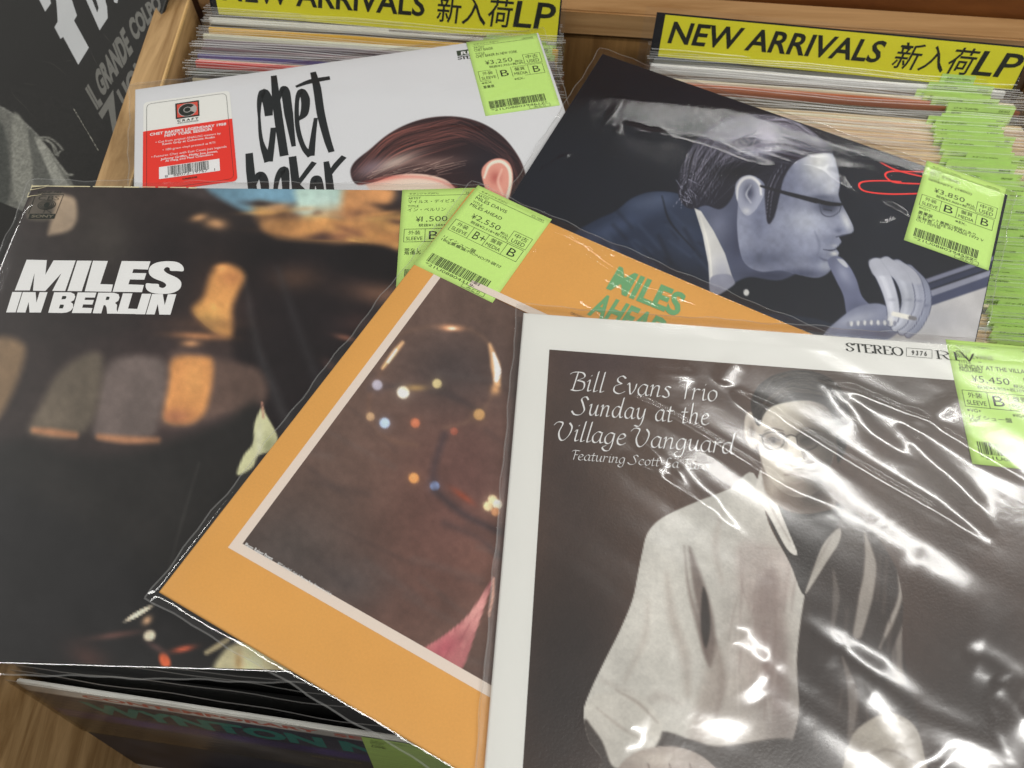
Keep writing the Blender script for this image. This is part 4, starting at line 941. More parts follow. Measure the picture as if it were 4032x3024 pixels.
while x < 1:
    bw = r_.choice([.008, .008, .016, .022]); A = q0 + (q1 - q0) * x; B = q0 + (q1 - q0) * min(x + bw, 1); D = q2 - q0
    k.add([tuple(A), tuple(B), tuple(B + D), tuple(A + D)], [(0, 1, 2, 3)]); x += bw + r_.choice([.009, .009, .018])
Zq(cv, k, z0, '8   88072-19767   1', (500, 1945), (1590, 1790), 52); Zq(cv, k, z0, 'CR00358', (880, 1990), (1200, 1945), 34, .03)
k.build('barcode', INK, st)
flat_label(cv, 0.2560, -0.0006, -0.0099, dict(artist='CHET BAKER', aw=15, title='CHET BAKER IN NEW YORK', tw=33, price='3,250', net='2,955', g1='B', g2='B', vg='※EX', vg2='※EX-',
           notes=[('重量盤', 8.5)], num='21U088039461 7'.replace(' ', ''), seed=11, say='3,250 yen', code='CR00358'))

# ---- 2: dark blue sleeve with a man in profile -----------------------
ser_cr = crease_field(Lof('serenity'), [
    ([(1265, 325), (1305, 280), (1325, 228)], 0.5, 2.5), ([(1345, 270), (1400, 290), (1440, 290)], 0.7, 4), ([(1130, 400), (1180, 370), (1240, 330)], 0.9, 4),
    ([(1440, 295), (1530, 320), (1640, 360), (1760, 360), (1880, 370)], 0.35, 6), ([(1900, 440), (1950, 470), (1880, 500)], 0.6, 3), ([(1640, 330), (1760, 370), (1850, 430)], 0.5, 6),
    ([(1220, 520), (1250, 460), (1290, 400)], 0.5, 3), ([(1700, 700), (1760, 600), (1820, 480)], 0.35, 5), ([(1950, 700), (2030, 560), (2120, 420)], 0.3, 6),
    ([(1180, 430), (1210, 360)], 0.6, 2.5), ([(1290, 380), (1345, 265)], 0.6, 3)], low=0.25, seed=8, streak=0.15, ang=-24)
cv = Cover('serenity', 'dark blue record sleeve picturing a man in profile, red pen flourish beside him', paper('navy_board', (16, 20, 34), grain=0.05), film_mat=film('scuffed_film', rough=0.09, gain=1.5, haze=0.012, bump=0.6, scale=(260, 18, 40), fine=0.1, bdist=0.0003), wr=ser_cr, res=150)


cv.picture('cover_picture', 0.001, -0.001, S - 0.001, -0.245, 420, 330, paint_ser, (14, 18, 32))
k = cv.ink(); z3 = (2932, 0, 2.011)
for pts in [[(1078, 1288), (1180, 1340), (1300, 1375), (1500, 1420)], [(1500, 1360), (1300, 1360), (1160, 1358), (1112, 1385), (1150, 1430), (1230, 1450), (1500, 1460)], [(1240, 1440), (1080, 1432), (940, 1440), (905, 1470), (940, 1510), (1040, 1530), (1200, 1538), (1500, 1530)]]:
    k.stroke(local(cv, z3, pts), [0.0011, 0.0014, 0.0014, 0.0013])
k.build('pen_flourish', paper('red_ink', (226, 56, 52), raw=False), cv.jacket)
flat_label(cv, 0.25524, 0.0047, 0.0044, dict(artist='BILL EVANS', aw=21, title='SERENITY (180G)', tw=31, price='3,850', net='3,500', g1='B', g2='B', vg='※VG++', vg2='※EX-', code='QSTZ015',
           notes=[('重量盤', 10), ('ジャケット裏開口部破れあり', 40), ('未発表 / LIVE IN PARIS 1972 V', 46), ('OL/1 同内容', 17)], num='21U0880394599', seed=12, say='3,850 yen'))

# ---- 3: dark brown blurred sleeve (left) ----------------------------
ber_cr = crease_field(Lof('berlin'), [([(40, 470), (75, 445), (150, 432)], 0.5, 2), ([(50, 450), (100, 425), (160, 415)], 0.4, 2), ([(540, 560), (580, 800), (600, 900)], 0.06, 8),([(640, 640), (700, 900)], 0.06, 9), ([(400, 640), (380, 800)], 0.05, 9), ([(0, 1180), (200, 1300), (560, 1440)], .3, 14), ([(300, 1500 / 1.1), (600, 1400)], .2, 10),
    ([(720, 410), (800, 470), (900, 430)], .3, 5)], low=0.35, seed=12)
cv = Cover('berlin', 'near black record sleeve with heavy slanted white two-line title, lying on the left', paper('brown_black_board', (38, 32, 32), grain=0.05), film_mat=film('smooth_film', rough=0.045, gain=1.3, haze=0.006, bump=0.4, scale=(14, 24, 30), bdist=0.0005), wr=ber_cr, res=110)


cv.picture('cover_picture', 0.0008, -0.0008, S - 0.0008, -S + 0.0008, 300, 300, paint_ber, (46, 39, 38))
zb = (0, 700, 2.011); k = cv.ink()
Spts = catmull([(1158, 838), (1205, 840), (1256, 843), (1262, 865), (1290, 874), (1312, 862), (1315, 845), (1290, 825), (1220, 797), (1182, 762), (1185, 712), (1230, 677), (1310, 662), (1400, 668), (1448, 700), (1453, 740), (1400, 739), (1350, 737), (1345, 718), (1325, 708), (1305, 718), (1300, 735), (1330, 760), (1402, 793), (1436, 830), (1425, 880), (1370, 912), (1290, 921), (1205, 912), (1160, 882)], 3, True)
for P in [[(118, 893), (212, 650), (372, 653), (360, 768), (425, 655), (600, 656), (517, 898), (415, 896), (487, 757), (360, 897), (262, 895), (275, 755), (237, 893)],
          [(535, 898), (612, 657), (727, 658), (648, 899)], [(672, 900), (737, 658), (855, 660), (795, 843), (895, 846), (882, 904)],
          [(893, 904), (965, 660), (1192, 663), (1172, 728), (1058, 724), (1048, 755), (1160, 757), (1143, 808), (1030, 806), (1018, 845), (1140, 850), (1125, 907)], list(map(tuple, Spts)),
          [(50, 1067), (100, 905), (175, 906), (125, 1067)], [(133, 1067), (182, 906), (283, 907), (290, 990), (315, 907), (378, 907), (325, 1068), (235, 1068), (228, 985), (203, 1068)],
          [(383, 1070), (430, 908), (560, 908), (590, 922), (597, 945), (585, 972), (560, 984), (580, 1000), (580, 1030), (560, 1055), (530, 1068), (490, 1072)],
          [(570, 1072), (617, 909), (765, 910), (752, 950), (676, 949), (671, 968), (745, 969), (733, 1005), (660, 1004), (652, 1030), (733, 1033), (722, 1073)],
          [(735, 1074), (780, 911), (905, 912), (940, 924), (948, 950), (938, 975), (912, 992), (928, 1008), (925, 1045), (935, 1077), (850, 1077), (845, 1030), (835, 1010), (822, 1010), (803, 1075)],
          [(927, 1078), (975, 916), (1050, 917), (1015, 1037), (1088, 1040), (1078, 1080)], [(1075, 1081), (1125, 919), (1198, 920), (1150, 1082)],
          [(1157, 1082), (1205, 921), (1290, 922), (1305, 1010), (1330, 923), (1397, 923), (1350, 1085), (1262, 1084), (1250, 1000), (1225, 1083)]]:
    k.poly(local(cv, zb, P))
k.build('title_lettering', paper('lettering_cream', (240, 238, 220), grain=0.03), cv.jacket)
k = cv.ink(0.00028)
for P in [[(496, 938), (522, 938), (528, 945), (520, 962), (488, 964)], [(478, 1006), (504, 1006), (508, 1015), (498, 1036), (468, 1036)], [(845, 943), (866, 943), (870, 950), (862, 968), (838, 970)]]: k.poly(local(cv, zb, P))
kc = k.build('letter_counters', INK, cv.jacket); kc['kind'] = 'stuff'
k = cv.ink(0.00028); zc = (80, 720, 9.217)
quadl = local(cv, zc, [(300, 1310), (1240, 1310), (1300, 1130), (350, 1130)]); k.poly(quadl); k.build('logo_bar', INK, cv.jacket); k = cv.ink(0.0003)
for a, b in [((560, 430), (1580, 435)), ((1580, 435), (1300, 1135)), ((560, 430), (300, 1130)), ((850, 1100), (905, 960)), ((905, 960), (1135, 1100))]:
    k.stroke(local(cv, zc, [a, b]), [0.0004, 0.0004])
k.build('logo_outline', INK, cv.jacket); k = cv.ink(0.0003); Zq(cv, k, zc, 'CBS', (640, 630), (1390, 630), 150, -0.02, (.4, 1)); Zq(cv, k, zc, 'SONP 743', (620, 385), (1480, 385), 75, 0, (.4, 1))
k.build('catalogue_lettering', INK, cv.jacket); k = cv.ink(0.0003); ce = np.array(local(cv, zc, [(965, 805), (1280, 800)]));
R_ = np.linalg.norm(ce[1] - ce[0])
for r0 in (1.0, .78, .56):
    c_ = [(ce[0][0] + R_ * r0 * math.cos(t), ce[0][1] + R_ * r0 * .66 * math.sin(t)) for t in np.linspace(0, 2 * math.pi, 25)]
    k.stroke(c_, [0.0005, 0.0002, 0.0005, 0.0007])
disc(k, ce[0], R_ * .34, R_ * .34); k.build('maker_logo_eye', INK, cv.jacket)
k = cv.ink(0.0004); Zq(cv, k, zc, 'SONY', (400, 1275), (1210, 1275), 105, 0.03, (.4, 1)); k.build('maker_logo_lettering', paper('worn_grey_ink', (104, 98, 84)), cv.jacket)
# worn pale top edge of the jacket
k = cv.ink(0.0003); rr = np.random.default_rng(3); x = 0.0
while x < 0.12:
    L0 = rr.uniform(.003, .012); k.rect(x, -rr.uniform(.0006, .0014), min(x + L0, .12), 0.0); x += L0 + rr.uniform(0, .003) * (x > .03)
for pts in [[(400, 160), (700, 140), (1050, 85)], [(370, 265), (560, 235), (800, 190), (980, 140)], [(260, 530), (420, 480), (650, 455), (780, 420)], [(440, 80), (420, 170), (370, 270)], [(330, 360), (290, 450), (255, 535)]]:
    k.stroke(local(cv, zc, pts), [0.0007, 0.0004, 0.0002])
k.build('worn_corner', paper('bare_card', (206, 196, 160), grain=0.2, scale=200), cv.jacket)
lx = local(cv, (1560, 700, 3.456), [(85, 158), (0, 1475)])
ang = math.atan2(lx[1][0] - lx[0][0], -(lx[1][1] - lx[0][1]))
flat_label(cv, lx[0][0], lx[0][1] - .0006, ang, dict(artist='マイルス・デイビス', aw=32, title='イン・ベルリン', tw=26, price='1,500', net='1,364', g1='B', g2='B', code='25AP829',
           notes=[('帯なし', 11), ('角傷み', 11)], num='21U0880421127', seed=13, say='1,500 yen'))

# ---- 4: mustard sleeve with a framed picture ------------------------
ah_cr = crease_field(Lof('ahead'), [([(960, 1040 / 1.0), (940, 1075)], .1, 3), ([(1160, 500), (1230, 535), (1330, 600), (1400, 640), (1560, 690)], 0.8, 2.6), ([(1280, 600), (1380, 660), (1480, 690)], 0.6, 4),
    ([(395, 1260), (480, 1330), (560, 1420), (640, 1480)], 0.8, 2.2), ([(640, 1250), (700, 1370), (780, 1500), (900, 1600)], 1.3, 9), ([(930, 1360), (950, 1420), (960, 1500)], 0.9, 5),
    ([(470, 1235), (500, 1250), (540, 1262)], .4, 3), ([(425, 1320), (450, 1330)], .5, 2), ([(505, 1135), (525, 1145)], .5, 2), ([(463, 1192), (485, 1200)], .5, 2), ([(900, 1440), (960, 1520)], .7, 3), ([(1330, 720), (1230, 650)], .5, 3),
    ([(700, 1500), (800, 1590), (860, 1640)], .8, 2.2), ([(730, 950), (900, 1050), (1080, 1120)], .5, 8), ([(560, 1300), (640, 1380), (760, 1500)], 1.0, 7), ([(620, 1150), (760, 1250), (900, 1380)], .5, 8), ([(1145, 560), (1150, 540)], .9, 1.6), ([(1135, 575), (1142, 570)], .9, 1.6)], low=0.55, seed=21)
cv = Cover('ahead', 'mustard yellow record sleeve with framed dark picture of blurred lights', paper('mustard_board', (208, 152, 78), grain=0.06), bend=0.009, film_mat=FILM, wr=ah_cr, res=150)
AH = cv
P_ = cv.L([492.4, 945, 1050.2, 513], [1182.7, 598, 1525, 1177]);
fo = cv.L([492.4], [1182.7])[0]                     # outer lower-left corner of the pale frame
ft = cv.L([1121], [670])[0][1] + 0.0052             # its top edge
fx, fy = fo; fwd = 0.0050
k = cv.ink(0.00008)
for a in ((fx, fy, S + 0 - fx * .45, fy + fwd), (fx, ft - fwd, S - fx * .45, ft), (fx, fy + fwd, fx + fwd, ft - fwd), (S - fx * .45 - fwd, fy + fwd, S - fx * .45, ft - fwd)): k.rect(*a)
k.build('pale_frame', paper('frame_cream', (214, 200, 188), grain=0.02), cv.jacket)


cv.picture('framed_picture', fx + fwd, ft - fwd, S - fx * .45 - fwd, fy + fwd, 300, 300, paint_ah, (98, 78, 70), h=0.00010)
k = cv.ink(0.00025); GR = paper('green_ink', (104, 156, 108), grain=0.05)
for t, q in [('MILES', [(772, 888), (1335, 1122), (878, 708), (1412, 945)]), ('AHEAD', [(622, 1090), (1170, 1320), (730, 915), (1285, 1150)])]:
    a = local(cv, (2000, 700, 2.011), q); k.quad(t, *a, bold=0.035)
k.build('title_lettering', GR, cv.jacket)
k = cv.ink(0.00025); a = local(cv, (2000, 700, 2.011), [(492, 1085), (900, 1255), (500, 1066), (908, 1236)]); k.quad('ORCHESTRA UNDER THE DIRECTION', *a); k.build('small_lettering', paper('brown_ink', (96, 74, 44)), cv.jacket)
k = cv.ink(0.00035)
a = local(cv, (0, 1400, 2.011), [(1936, 1508), (2152, 1628), (1952, 1482), (2168, 1600)]); k.quad('Photo: Robert Parent', *a, bold=0.012)
a = local(cv, (900, 2199, 2.011), [(382, 52), (812, 305), (394, 26), (824, 280)]); k.quad('®"Columbia", (Lp), ⚲ Marcas Reg. Printed in U.S.A.', *a, bold=0.01)
k.build('credit_lettering', WHITE_INK, cv.jacket)
flat_label(cv, 0.00202, 0.00343, -0.0195, dict(artist='MILES DAVIS', aw=24, title='MILES AHEAD', tw=24, price='2,550', net='2,318', g1='B+', g2='B', notes=[('リイシュー盤', 24), ('180g重量盤/MONO/外袋付', 44)], num='21U0880431941', seed=14, say='2,550 yen'))

# ---- 5: white bordered sleeve on top (lower right) -----------------
z2 = zoompx(2000, 1300); z4 = zoompx(2932, 1300); z5 = zoompx(1900, 2199); z6 = zoompx(2932, 2199)
sun_cr = crease_field(Lof('sunday'), [
    (z2([(930, 540), (1100, 620), (1400, 770), (1900, 1080), (2212, 1260)]), 1.3, 4.5), (z2([(850, 990), (1180, 1170), (1500, 1400), (1850, 1640)]), 1.2, 4.5), (z2([(970, 830), (1180, 1020), (1210, 1180)]), .9, 4),
    (z2([(1240, 1020), (1480, 1300), (1700, 1480)]), .8, 4), (z2([(1080, 330), (1300, 370), (1500, 360)]), .7, 6), (z2([(1680, 450), (1720, 350), (1840, 220)]), .6, 5), (z2([(1750, 490), (1950, 600), (2180, 720)]), .9, 4),
    (z4([(-60, 540), (200, 680), (900, 1110), (1400, 1400), (1900, 1700)]), 1.4, 5), (z4([(620, 440), (900, 520), (1400, 740), (1780, 960), (2250, 1230)]), 1.3, 5), (z4([(620, 440), (860, 640), (1000, 830), (1380, 1080)]), .9, 5),
    (z4([(1180, 740), (1400, 1000), (1700, 1280), (2000, 1650)]), 1.2, 6), (z4([(1250, 650), (1450, 710), (1690, 520)]), .8, 5), (z4([(0, 1110), (300, 1260), (700, 1420)]), .8, 5),
    (z5([(830, 1150), (1000, 1300), (1290, 1440)]), .85, 6.5), (z5([(920, 980), (1100, 1200), (1260, 1420)]), .85, 6.5), (z5([(1250, 820), (1500, 1000), (1800, 1170), (2180, 1240)]), 1.5, 12), (z5([(1850, 620), (2000, 850), (2180, 1150)]), 1.3, 10), (z5([(1850, 640), (2100, 760), (2300, 900)]), 1.15, 9),
    (z6([(0, 770), (400, 1100), (800, 1400), (1200, 1680)]), 1.2, 9), (z6([(400, 480), (760, 780), (1100, 1150), (1400, 1560), (1500, 1700)]), 1.35, 10), (z6([(740, 740), (1200, 1060), (1500, 1290), (2250, 1600)]), 1.35, 10), (z6([(1710, 720), (2000, 900), (2300, 1100)]), 1.2, 9),
    (z6([(1200, 40), (1500, 230), (1850, 440)]), .5, 12), (z6([(1900, 1330), (2250, 1280)]), 1.2, 9), (z6([(1930, 950), (2100, 1120), (2300, 1280)]), 1.0, 6)], low=0.5, seed=31, streak=1.7)
cv = Cover('sunday', 'white bordered record sleeve in crumpled clear plastic, picturing a man in pale shirt', paper('white_board', (222, 222, 216), grain=0.015), film_mat=FILM_W, wr=sun_cr, res=300)
SU = cv
bx, by = 0.01714, -0.0254


cv.picture('cover_picture', bx, by, S - bx, -S + 0.004, 430, 430, paint_sun, (78, 58, 48), h=0.0001, mat=PRINT_G)
k = cv.ink(0.00022)
NB = 0.00092
for s, a, b, cap, tr_ in [('Bill Evans Trio', (500, 475), (1668, 568), 141, .02), ('Sunday at the', (535, 668), (1605, 755), 141, .06), ('Village Vanguard', (385, 868), (1800, 985), 141, .0)]:
    pa, pb, pc, pd = local(cv, (2000, 1300, 2.011), [a, b, (a[0], a[1] - cap), (1, 1)]); pen_line(k, PEN, s, pa, pb, np.linalg.norm(np.array(pc) - pa), NB * 1.15, math.radians(38), slant=.06, track=tr_)
pa, pb, pc = local(cv, (2000, 1300, 2.011), [(505, 1025), (1592, 1112), (505, 952)]); pen_line(k, PEN, 'Featuring Scott La Faro', pa, pb, np.linalg.norm(np.array(pc) - pa), NB * .62, math.radians(38), slant=.05)
k.build('title_lettering', paper('lettering_white', (236, 234, 226), grain=0.02), cv.jacket)
k = cv.ink(0.00022); zz = (2932, 1300, 2.011)
pa, pb, pc = local(cv, zz, [(806, 165), (1262, 204), (806, 100)]); pen_line(k, SERIF, 'STEREO', pa, pb, np.linalg.norm(np.array(pc) - pa) * .97, 0.00115, 0.0)
pa, pb = local(cv, zz, [(1512, 226), (2560, 314)]); pen_line(k, SERIF, 'RIVERSIDE', pa, pb, np.linalg.norm(np.array(pc) - local(cv, zz, [(806, 165)])[0]) * .97, 0.00115, 0.0)
fr = local(cv, zz, [(1280, 207), (1483, 224), (1483, 157), (1280, 141)])
for a, b in zip(fr, fr[1:] + fr[:1]): k.stroke([a, b], [0.00022, 0.00022])
Zq(cv, k, zz, '9 3 7 6', (1322, 198), (1442, 208), 38, 0.02); k.build('stereo_lettering', INK, cv.jacket)
flat_label(cv, 0.25399, 0.00309, -0.0261, dict(artist='BILL EVANS', aw=21, title='SUNDAY AT THE VILLAGE VA', tw=48, title2='NGUARD', price='5,450', net='4,955', g1='B', g2='B', vg='※VG+', vg2='※VG++', code='OJC140', notes=[('リイシュー盤', 24), ('OJC', 6)], num='21U0880294210', seed=15, say='5,450 yen'))
# ================================================================== the bin and what is filed in it
W_SIDE = wood('oak_panel', (128, 96, 56), (190, 156, 110), scale=(22, 3.0, 22), rough=0.42)
W_IN = wood('oak_panel_inside', (112, 80, 44), (170, 130, 80), scale=(14, 14, 1.0), rough=0.5)
W_RAIL = wood('rail_wood', (156, 116, 72), (200, 160, 112), scale=(1.2, 14, 30), rough=0.45)
W_DARK = wood('dark_panel_wood', (92, 50, 20), (128, 78, 34), scale=(2, 4, 9), rough=0.45, rot=(0, 0.7, 0))
bin_ = thing('record_bin', 'oak record bin with a wide left side panel and a low back rail', 'record bin', Matrix.Translation((-0.38, -0.2, -0.42)))


def binpart(o): o.parent = bin_; o.matrix_parent_inverse = Matrix.Translation((0.38, 0.2, 0.42)); return o


binpart(prism('side_panel', [(-0.4135, -0.34), (-0.3875, -0.34), (-0.3895, 0.4900), (-0.4180, 0.4900)], -0.42, -0.0650, W_SIDE, bevel=0.0012))
eb = binpart(prism('edge_band', [(-0.3891, -0.34), (-0.3871, -0.34), (-0.3893, 0.4880), (-0.3915, 0.4880)], -0.0675, -0.0643, paper('edge_band_wood', (206, 172, 118), grain=0.1, scale=120), bevel=0.0005))
rail = [(-0.389, 0.4985), (0.53, 0.4390), (0.532, 0.4690), (-0.387, 0.5285)]
binpart(prism('back_rail', rail, -0.0856, -0.0607, W_RAIL, bevel=0.0015))
binpart(prism('back_board', [(-0.389, 0.5015), (0.53, 0.4420), (0.531, 0.4500), (-0.388, 0.5095)], -0.42, -0.0858, W_IN, bevel=0))
binpart(prism('bin_floor', [(-0.388, -0.34), (0.50, -0.34), (0.50, 0.438), (-0.389, 0.497)], -0.43, -0.41, paper('dark_bin_floor', (52, 46, 40)), bevel=0))
binpart(prism('right_side_panel', [(0.392, -0.34), (0.418, -0.34), (0.418, 0.443), (0.392, 0.4445)], -0.41, -0.065, W_SIDE, bevel=0.0012))
binpart(prism('front_board', [(-0.3870, -0.34), (0.3915, -0.34), (0.3915, -0.322), (-0.3870, -0.322)], -0.41, -0.110, W_DARK, bevel=0.0012))
bp = prism('dark_back_panel', [(-0.415, 0.5330), (0.90, 0.4475), (0.905, 0.4650), (-0.410, 0.5500)], -0.45, 0.16, W_DARK, bevel=0.001)
tag(bp, 'dark brown wooden board standing behind the bin rail', 'wood panel')
fl = mesh('floor', [(-3, -3, -0.85), (3, -3, -0.85), (3, 3, -0.85), (-3, 3, -0.85)], [(0, 1, 2, 3)], paper('floor_vinyl', (112, 106, 98), rough=0.4, scale=30)); fl['kind'] = 'structure'

# shared pieces of a filed record
def jacket_mesh(t):
    bm = bmesh.new(); bmesh.ops.create_cube(bm, size=1)
    for v in bm.verts: v.co = Vector(((v.co.x + .5) * S, (v.co.y + .5) * t, (v.co.z + .5) * S))
    bmesh.ops.bevel(bm, geom=bm.edges[:], offset=0.0007, segments=2, affect='EDGES')
    me = bpy.data.meshes.new('jacket'); bm.to_mesh(me); bm.free(); me.materials.append(None); return me


JM = [jacket_mesh(t) for t in (0.0022, 0.003, 0.0040)]


def sleeve_mesh(seed):
    r = np.random.default_rng(seed); nx = 24
    gx = np.linspace(-0.004, S + 0.006, nx); V = []; F = []
    prof = [(-0.0012, S - 0.10), (-0.0013, S - 0.02), (-0.0011, S + 0.0035), (-0.0008, S + 0.0065)]
    ph = r.uniform(0, 6, 3)
    for s_ in (1, -1):
        for y, z in prof:
            for x in gx:
                wv = 0.0006 * math.sin(x * 40 + ph[0]) + 0.0004 * math.sin(x * 95 + ph[1])
                yy = y + wv * (z > S) if s_ == 1 else 0.0042 - y + wv * (z > S)
                V.append((x, yy, z + (0.0012 * math.sin(x * 25 + ph[2]) if z > S + .004 else 0)))
    n = len(prof)
    for b in (0, n * nx):
        for j in range(n - 1):
            for i in range(nx - 1): a = b + j * nx + i; F.append((a, a + 1, a + nx + 1, a + nx))
    # folded side seams
    for i in (0, nx - 1):
        for j in range(n - 1): a = j * nx + i; F.append((a, a + nx, a + nx + n * nx, a + n * nx))
    nf = len(F)  # pale strips added on the top edges, imitating their highlight
    for b in (n - 1, 2 * n - 1):
        z0 = len(V)
        for i in range(nx):
            v = V[b * nx + i]; V += [(v[0], v[1] - .0002, v[2] - .0003), (v[0], v[1] + .0002, v[2] + .0004)]
        F += [(z0 + 2 * i, z0 + 2 * i + 2, z0 + 2 * i + 3, z0 + 2 * i + 1) for i in range(nx - 1)]
    me = bpy.data.meshes.new('clear_sleeve'); me.from_pydata(V, [], F); me.materials.append(FILM_B); me.materials.append(FILM_SHINE_F); me.shade_smooth()
    for i in range(nf, len(F)): me.polygons[i].material_index = 1
    return me


SM = [sleeve_mesh(i) for i in range(4)]


def label_meshes(seed, artist, title, genre, code):
    V = []; F = []
    n = 6
    for j, z in enumerate((0, -0.02, -0.05, -LH)):
        for i in range(n): V.append((LW * i / (n - 1), 0.0002 * math.sin(i * 1.3 + seed), z))
    for j in range(3):
        for i in range(n - 1): a = j * n + i; F.append((a + n, a + n + 1, a + 1, a))
    me = bpy.data.meshes.new('price_label'); me.from_pydata(V, [], F); me.materials.append(None)
    k = Ink(0.0)
    def T(t, x, y, wd, ht): k.text(t, x * MM, -(y + ht) * MM, wd * MM, ht * MM)
    T(genre, 5, 2.6, 21, 2.1); T(code, 44, 3.0, 9, 1.7); k.rect(4 * MM, -5.9 * MM, 54 * MM, -5.65 * MM)
    T('ARTIST', 4.5, 6.9, 8.5, 1.9); T(artist, 4.5, 9.4, min(2.1 * len(artist), 46), 2.9); T('TITLE', 4.5, 14, 7.5, 1.9); T(title, 4.5, 16.6, min(2.1 * len(title), 48), 2.9)
    pm = bpy.data.meshes.new('label_print'); pm.from_pydata([(x, -0.0004 - 0.0 * z, y) for x, y, z in k.V], [], k.F); pm.materials.append(INK)
    return me, pm


LM = [label_meshes(i, *a) for i, a in enumerate([('ジャズ', 'LIVE', 'モダンジャズ(071)', '86018'), ('BIG BAND', 'JAZZ', 'ジャズビッグバンド(078)', 'PA3082'),
      ('ARTIST', 'FEEL', 'モダンジャズ(071)', 'SRJ7228'), ('TRIO', 'LP', 'ジャズ(070)', 'DE1512'), ('QUARTET', 'BLUE', 'モダンジャズ(071)', 'LD4')])]
YL = paper('yellow_label_paper', (226, 206, 40), rough=0.55)
_mat = {}


def board(c):
    c = tuple(c)
    if c not in _mat: _mat[c] = paper('board_%d' % len(_mat), c, rough=0.45, grain=0.06, scale=120, bump=0.05)
    return _mat[c]


def filed(x, y, ztop, th, lean, col, label, group, jm=1, lab='g', lx=0.0, lz=0.003, sm=0, name='record'):
    """x, y, ztop = top-left front corner of the jacket"""
    R = Matrix.Rotation(math.radians(th), 4, 'Z') @ Matrix.Rotation(-math.radians(lean), 4, 'X')
    o = thing(name, label, 'record', None, group)
    o.matrix_world = Matrix.Translation(Vector((x, y, ztop)) - (R @ Vector((0, 0, S)))) @ R
    j = bpy.data.objects.new('jacket', JM[jm]); COL.objects.link(j); j.parent = o
    j.material_slots[0].link = 'OBJECT'; j.material_slots[0].material = board(col)
    if sm is not None:
        s_ = bpy.data.objects.new('clear_sleeve', SM[sm % 4]); COL.objects.link(s_); s_.parent = o
    if lab:
        me, pm = LM[sm % 5 if sm is not None else 0]
        l_ = bpy.data.objects.new('price_label', me); COL.objects.link(l_); l_.parent = o
        l_.location = (S - LW + lx, -0.0006, S + lz); l_.material_slots[0].link = 'OBJECT'; l_.material_slots[0].material = GREEN_F if lab == 'g' else YL
        p_ = bpy.data.objects.new('label_print', pm); COL.objects.link(p_); p_.parent = l_
    return o


def strip(o, name, parts, mat, z0, z1, y=-0.0003):
    """printed marks along the top of a filed jacket: (x0, x1) pairs"""
    V = []; F = []
    for a, b in parts: n = len(V); V += [(a, y, z0), (b, y, z0), (b, y, z1), (a, y, z1)]; F.append((n, n + 1, n + 2, n + 3))
    m = mesh(name, V, F, mat, [c for c in o.children if c.name.startswith('jacket')][0]); return m


ORD = ['nearest', 'second', 'third', 'fourth', 'fifth', 'sixth', 'seventh', 'eighth', 'ninth', 'tenth', 'eleventh', 'twelfth', 'thirteenth', 'fourteenth', 'fifteenth', 'sixteenth', 'seventeenth', 'eighteenth', 'nineteenth', 'twentieth']
GL = 'records filed in the left bin'; GR_ = 'records filed in the right bin'
LEAN = 20
# left bin, from the yellow card towards the camera: photo row, colour, description, ...
left = [(24, (96, 84, 66), 'brown', 0, 1), (31, (70, 62, 50), 'dark brown', 0, 1), (38, (240, 232, 214), 'off white with a short lifted edge', .0015, 1), (44, (232, 228, 216), 'worn white', 0.001, 1), (50, (34, 34, 32), 'black, directly behind the orange dashed one', 0.0, 1),
        (58, (54, 52, 44), 'dark olive with a row of orange dashes', 0, 1), (65, (222, 178, 70), 'ochre yellow', 0.004, 2), (78, (226, 236, 200), 'pale green white', .003, 2), (85, (138, 126, 134), 'mauve grey', 0.001, 1), (92, (70, 58, 72), 'dark purple', 0, 1),
        (100, (146, 120, 128), 'dusty pink', 0, 0), (106, (92, 82, 92), 'slate grey', 0, 1), (113, (72, 62, 74), 'plum grey', 0, 0), (120, (86, 84, 150), 'blue violet', 0.002, 1), (128, (240, 208, 186), 'cream and pink with small red dashes', .001, 0),
        (134, (230, 56, 48), 'bright red', .002, 2), (146, (58, 58, 54), 'charcoal', 0, 1), (153, (84, 96, 84), 'grey green speckled', 0, 0), (160, (44, 46, 44), 'dark slate', 0, 1), (168, (196, 186, 160), 'ivory', 0, 0), (176, (60, 54, 50), 'umber', 0, 1)]
for i, (py, c, nm, dz, jm) in enumerate(left):
    P = hit(430.0, float(py), (0, 0, -0.075), (0, 0, 1))
    y = P[1]; x = -0.371 + random.uniform(-.003, .004) - (i > 8) * .004
    # top-left corner lies on the line through P turned by -4 degrees
    th = -3.6; y0 = y - (x - P[0]) * math.tan(math.radians(3.6))
    lab = 'y' if 11 <= i <= 14 else 'g'
    o = filed(x, y0, -0.0760 + dz, th, LEAN, c, '%s record filed in the left bin%s' % (nm, ', green labelled' if lab == 'g' else ', yellow labelled'), GL, jm, lab, lx=random.uniform(-.010, .002), lz=random.uniform(.001, .004), sm=i)
    if i == 5: strip(o, 'orange_dashes', [(0.118 + q * .0205, 0.129 + q * .0205) for q in range(6)], paper('orange_ink', (226, 150, 80)), S - .0055, S - .0012)
    if i == 14: strip(o, 'red_dashes', [(0.010 + q * .0092, 0.0145 + q * .0092) for q in range(14)], paper('dull_red_ink', (178, 60, 60)), S - .0045, S - .0022)
    if i == 2: strip(o, 'brown_patch', [(0.165, 0.31)], board((96, 84, 66)), S - .006, S - .0002)
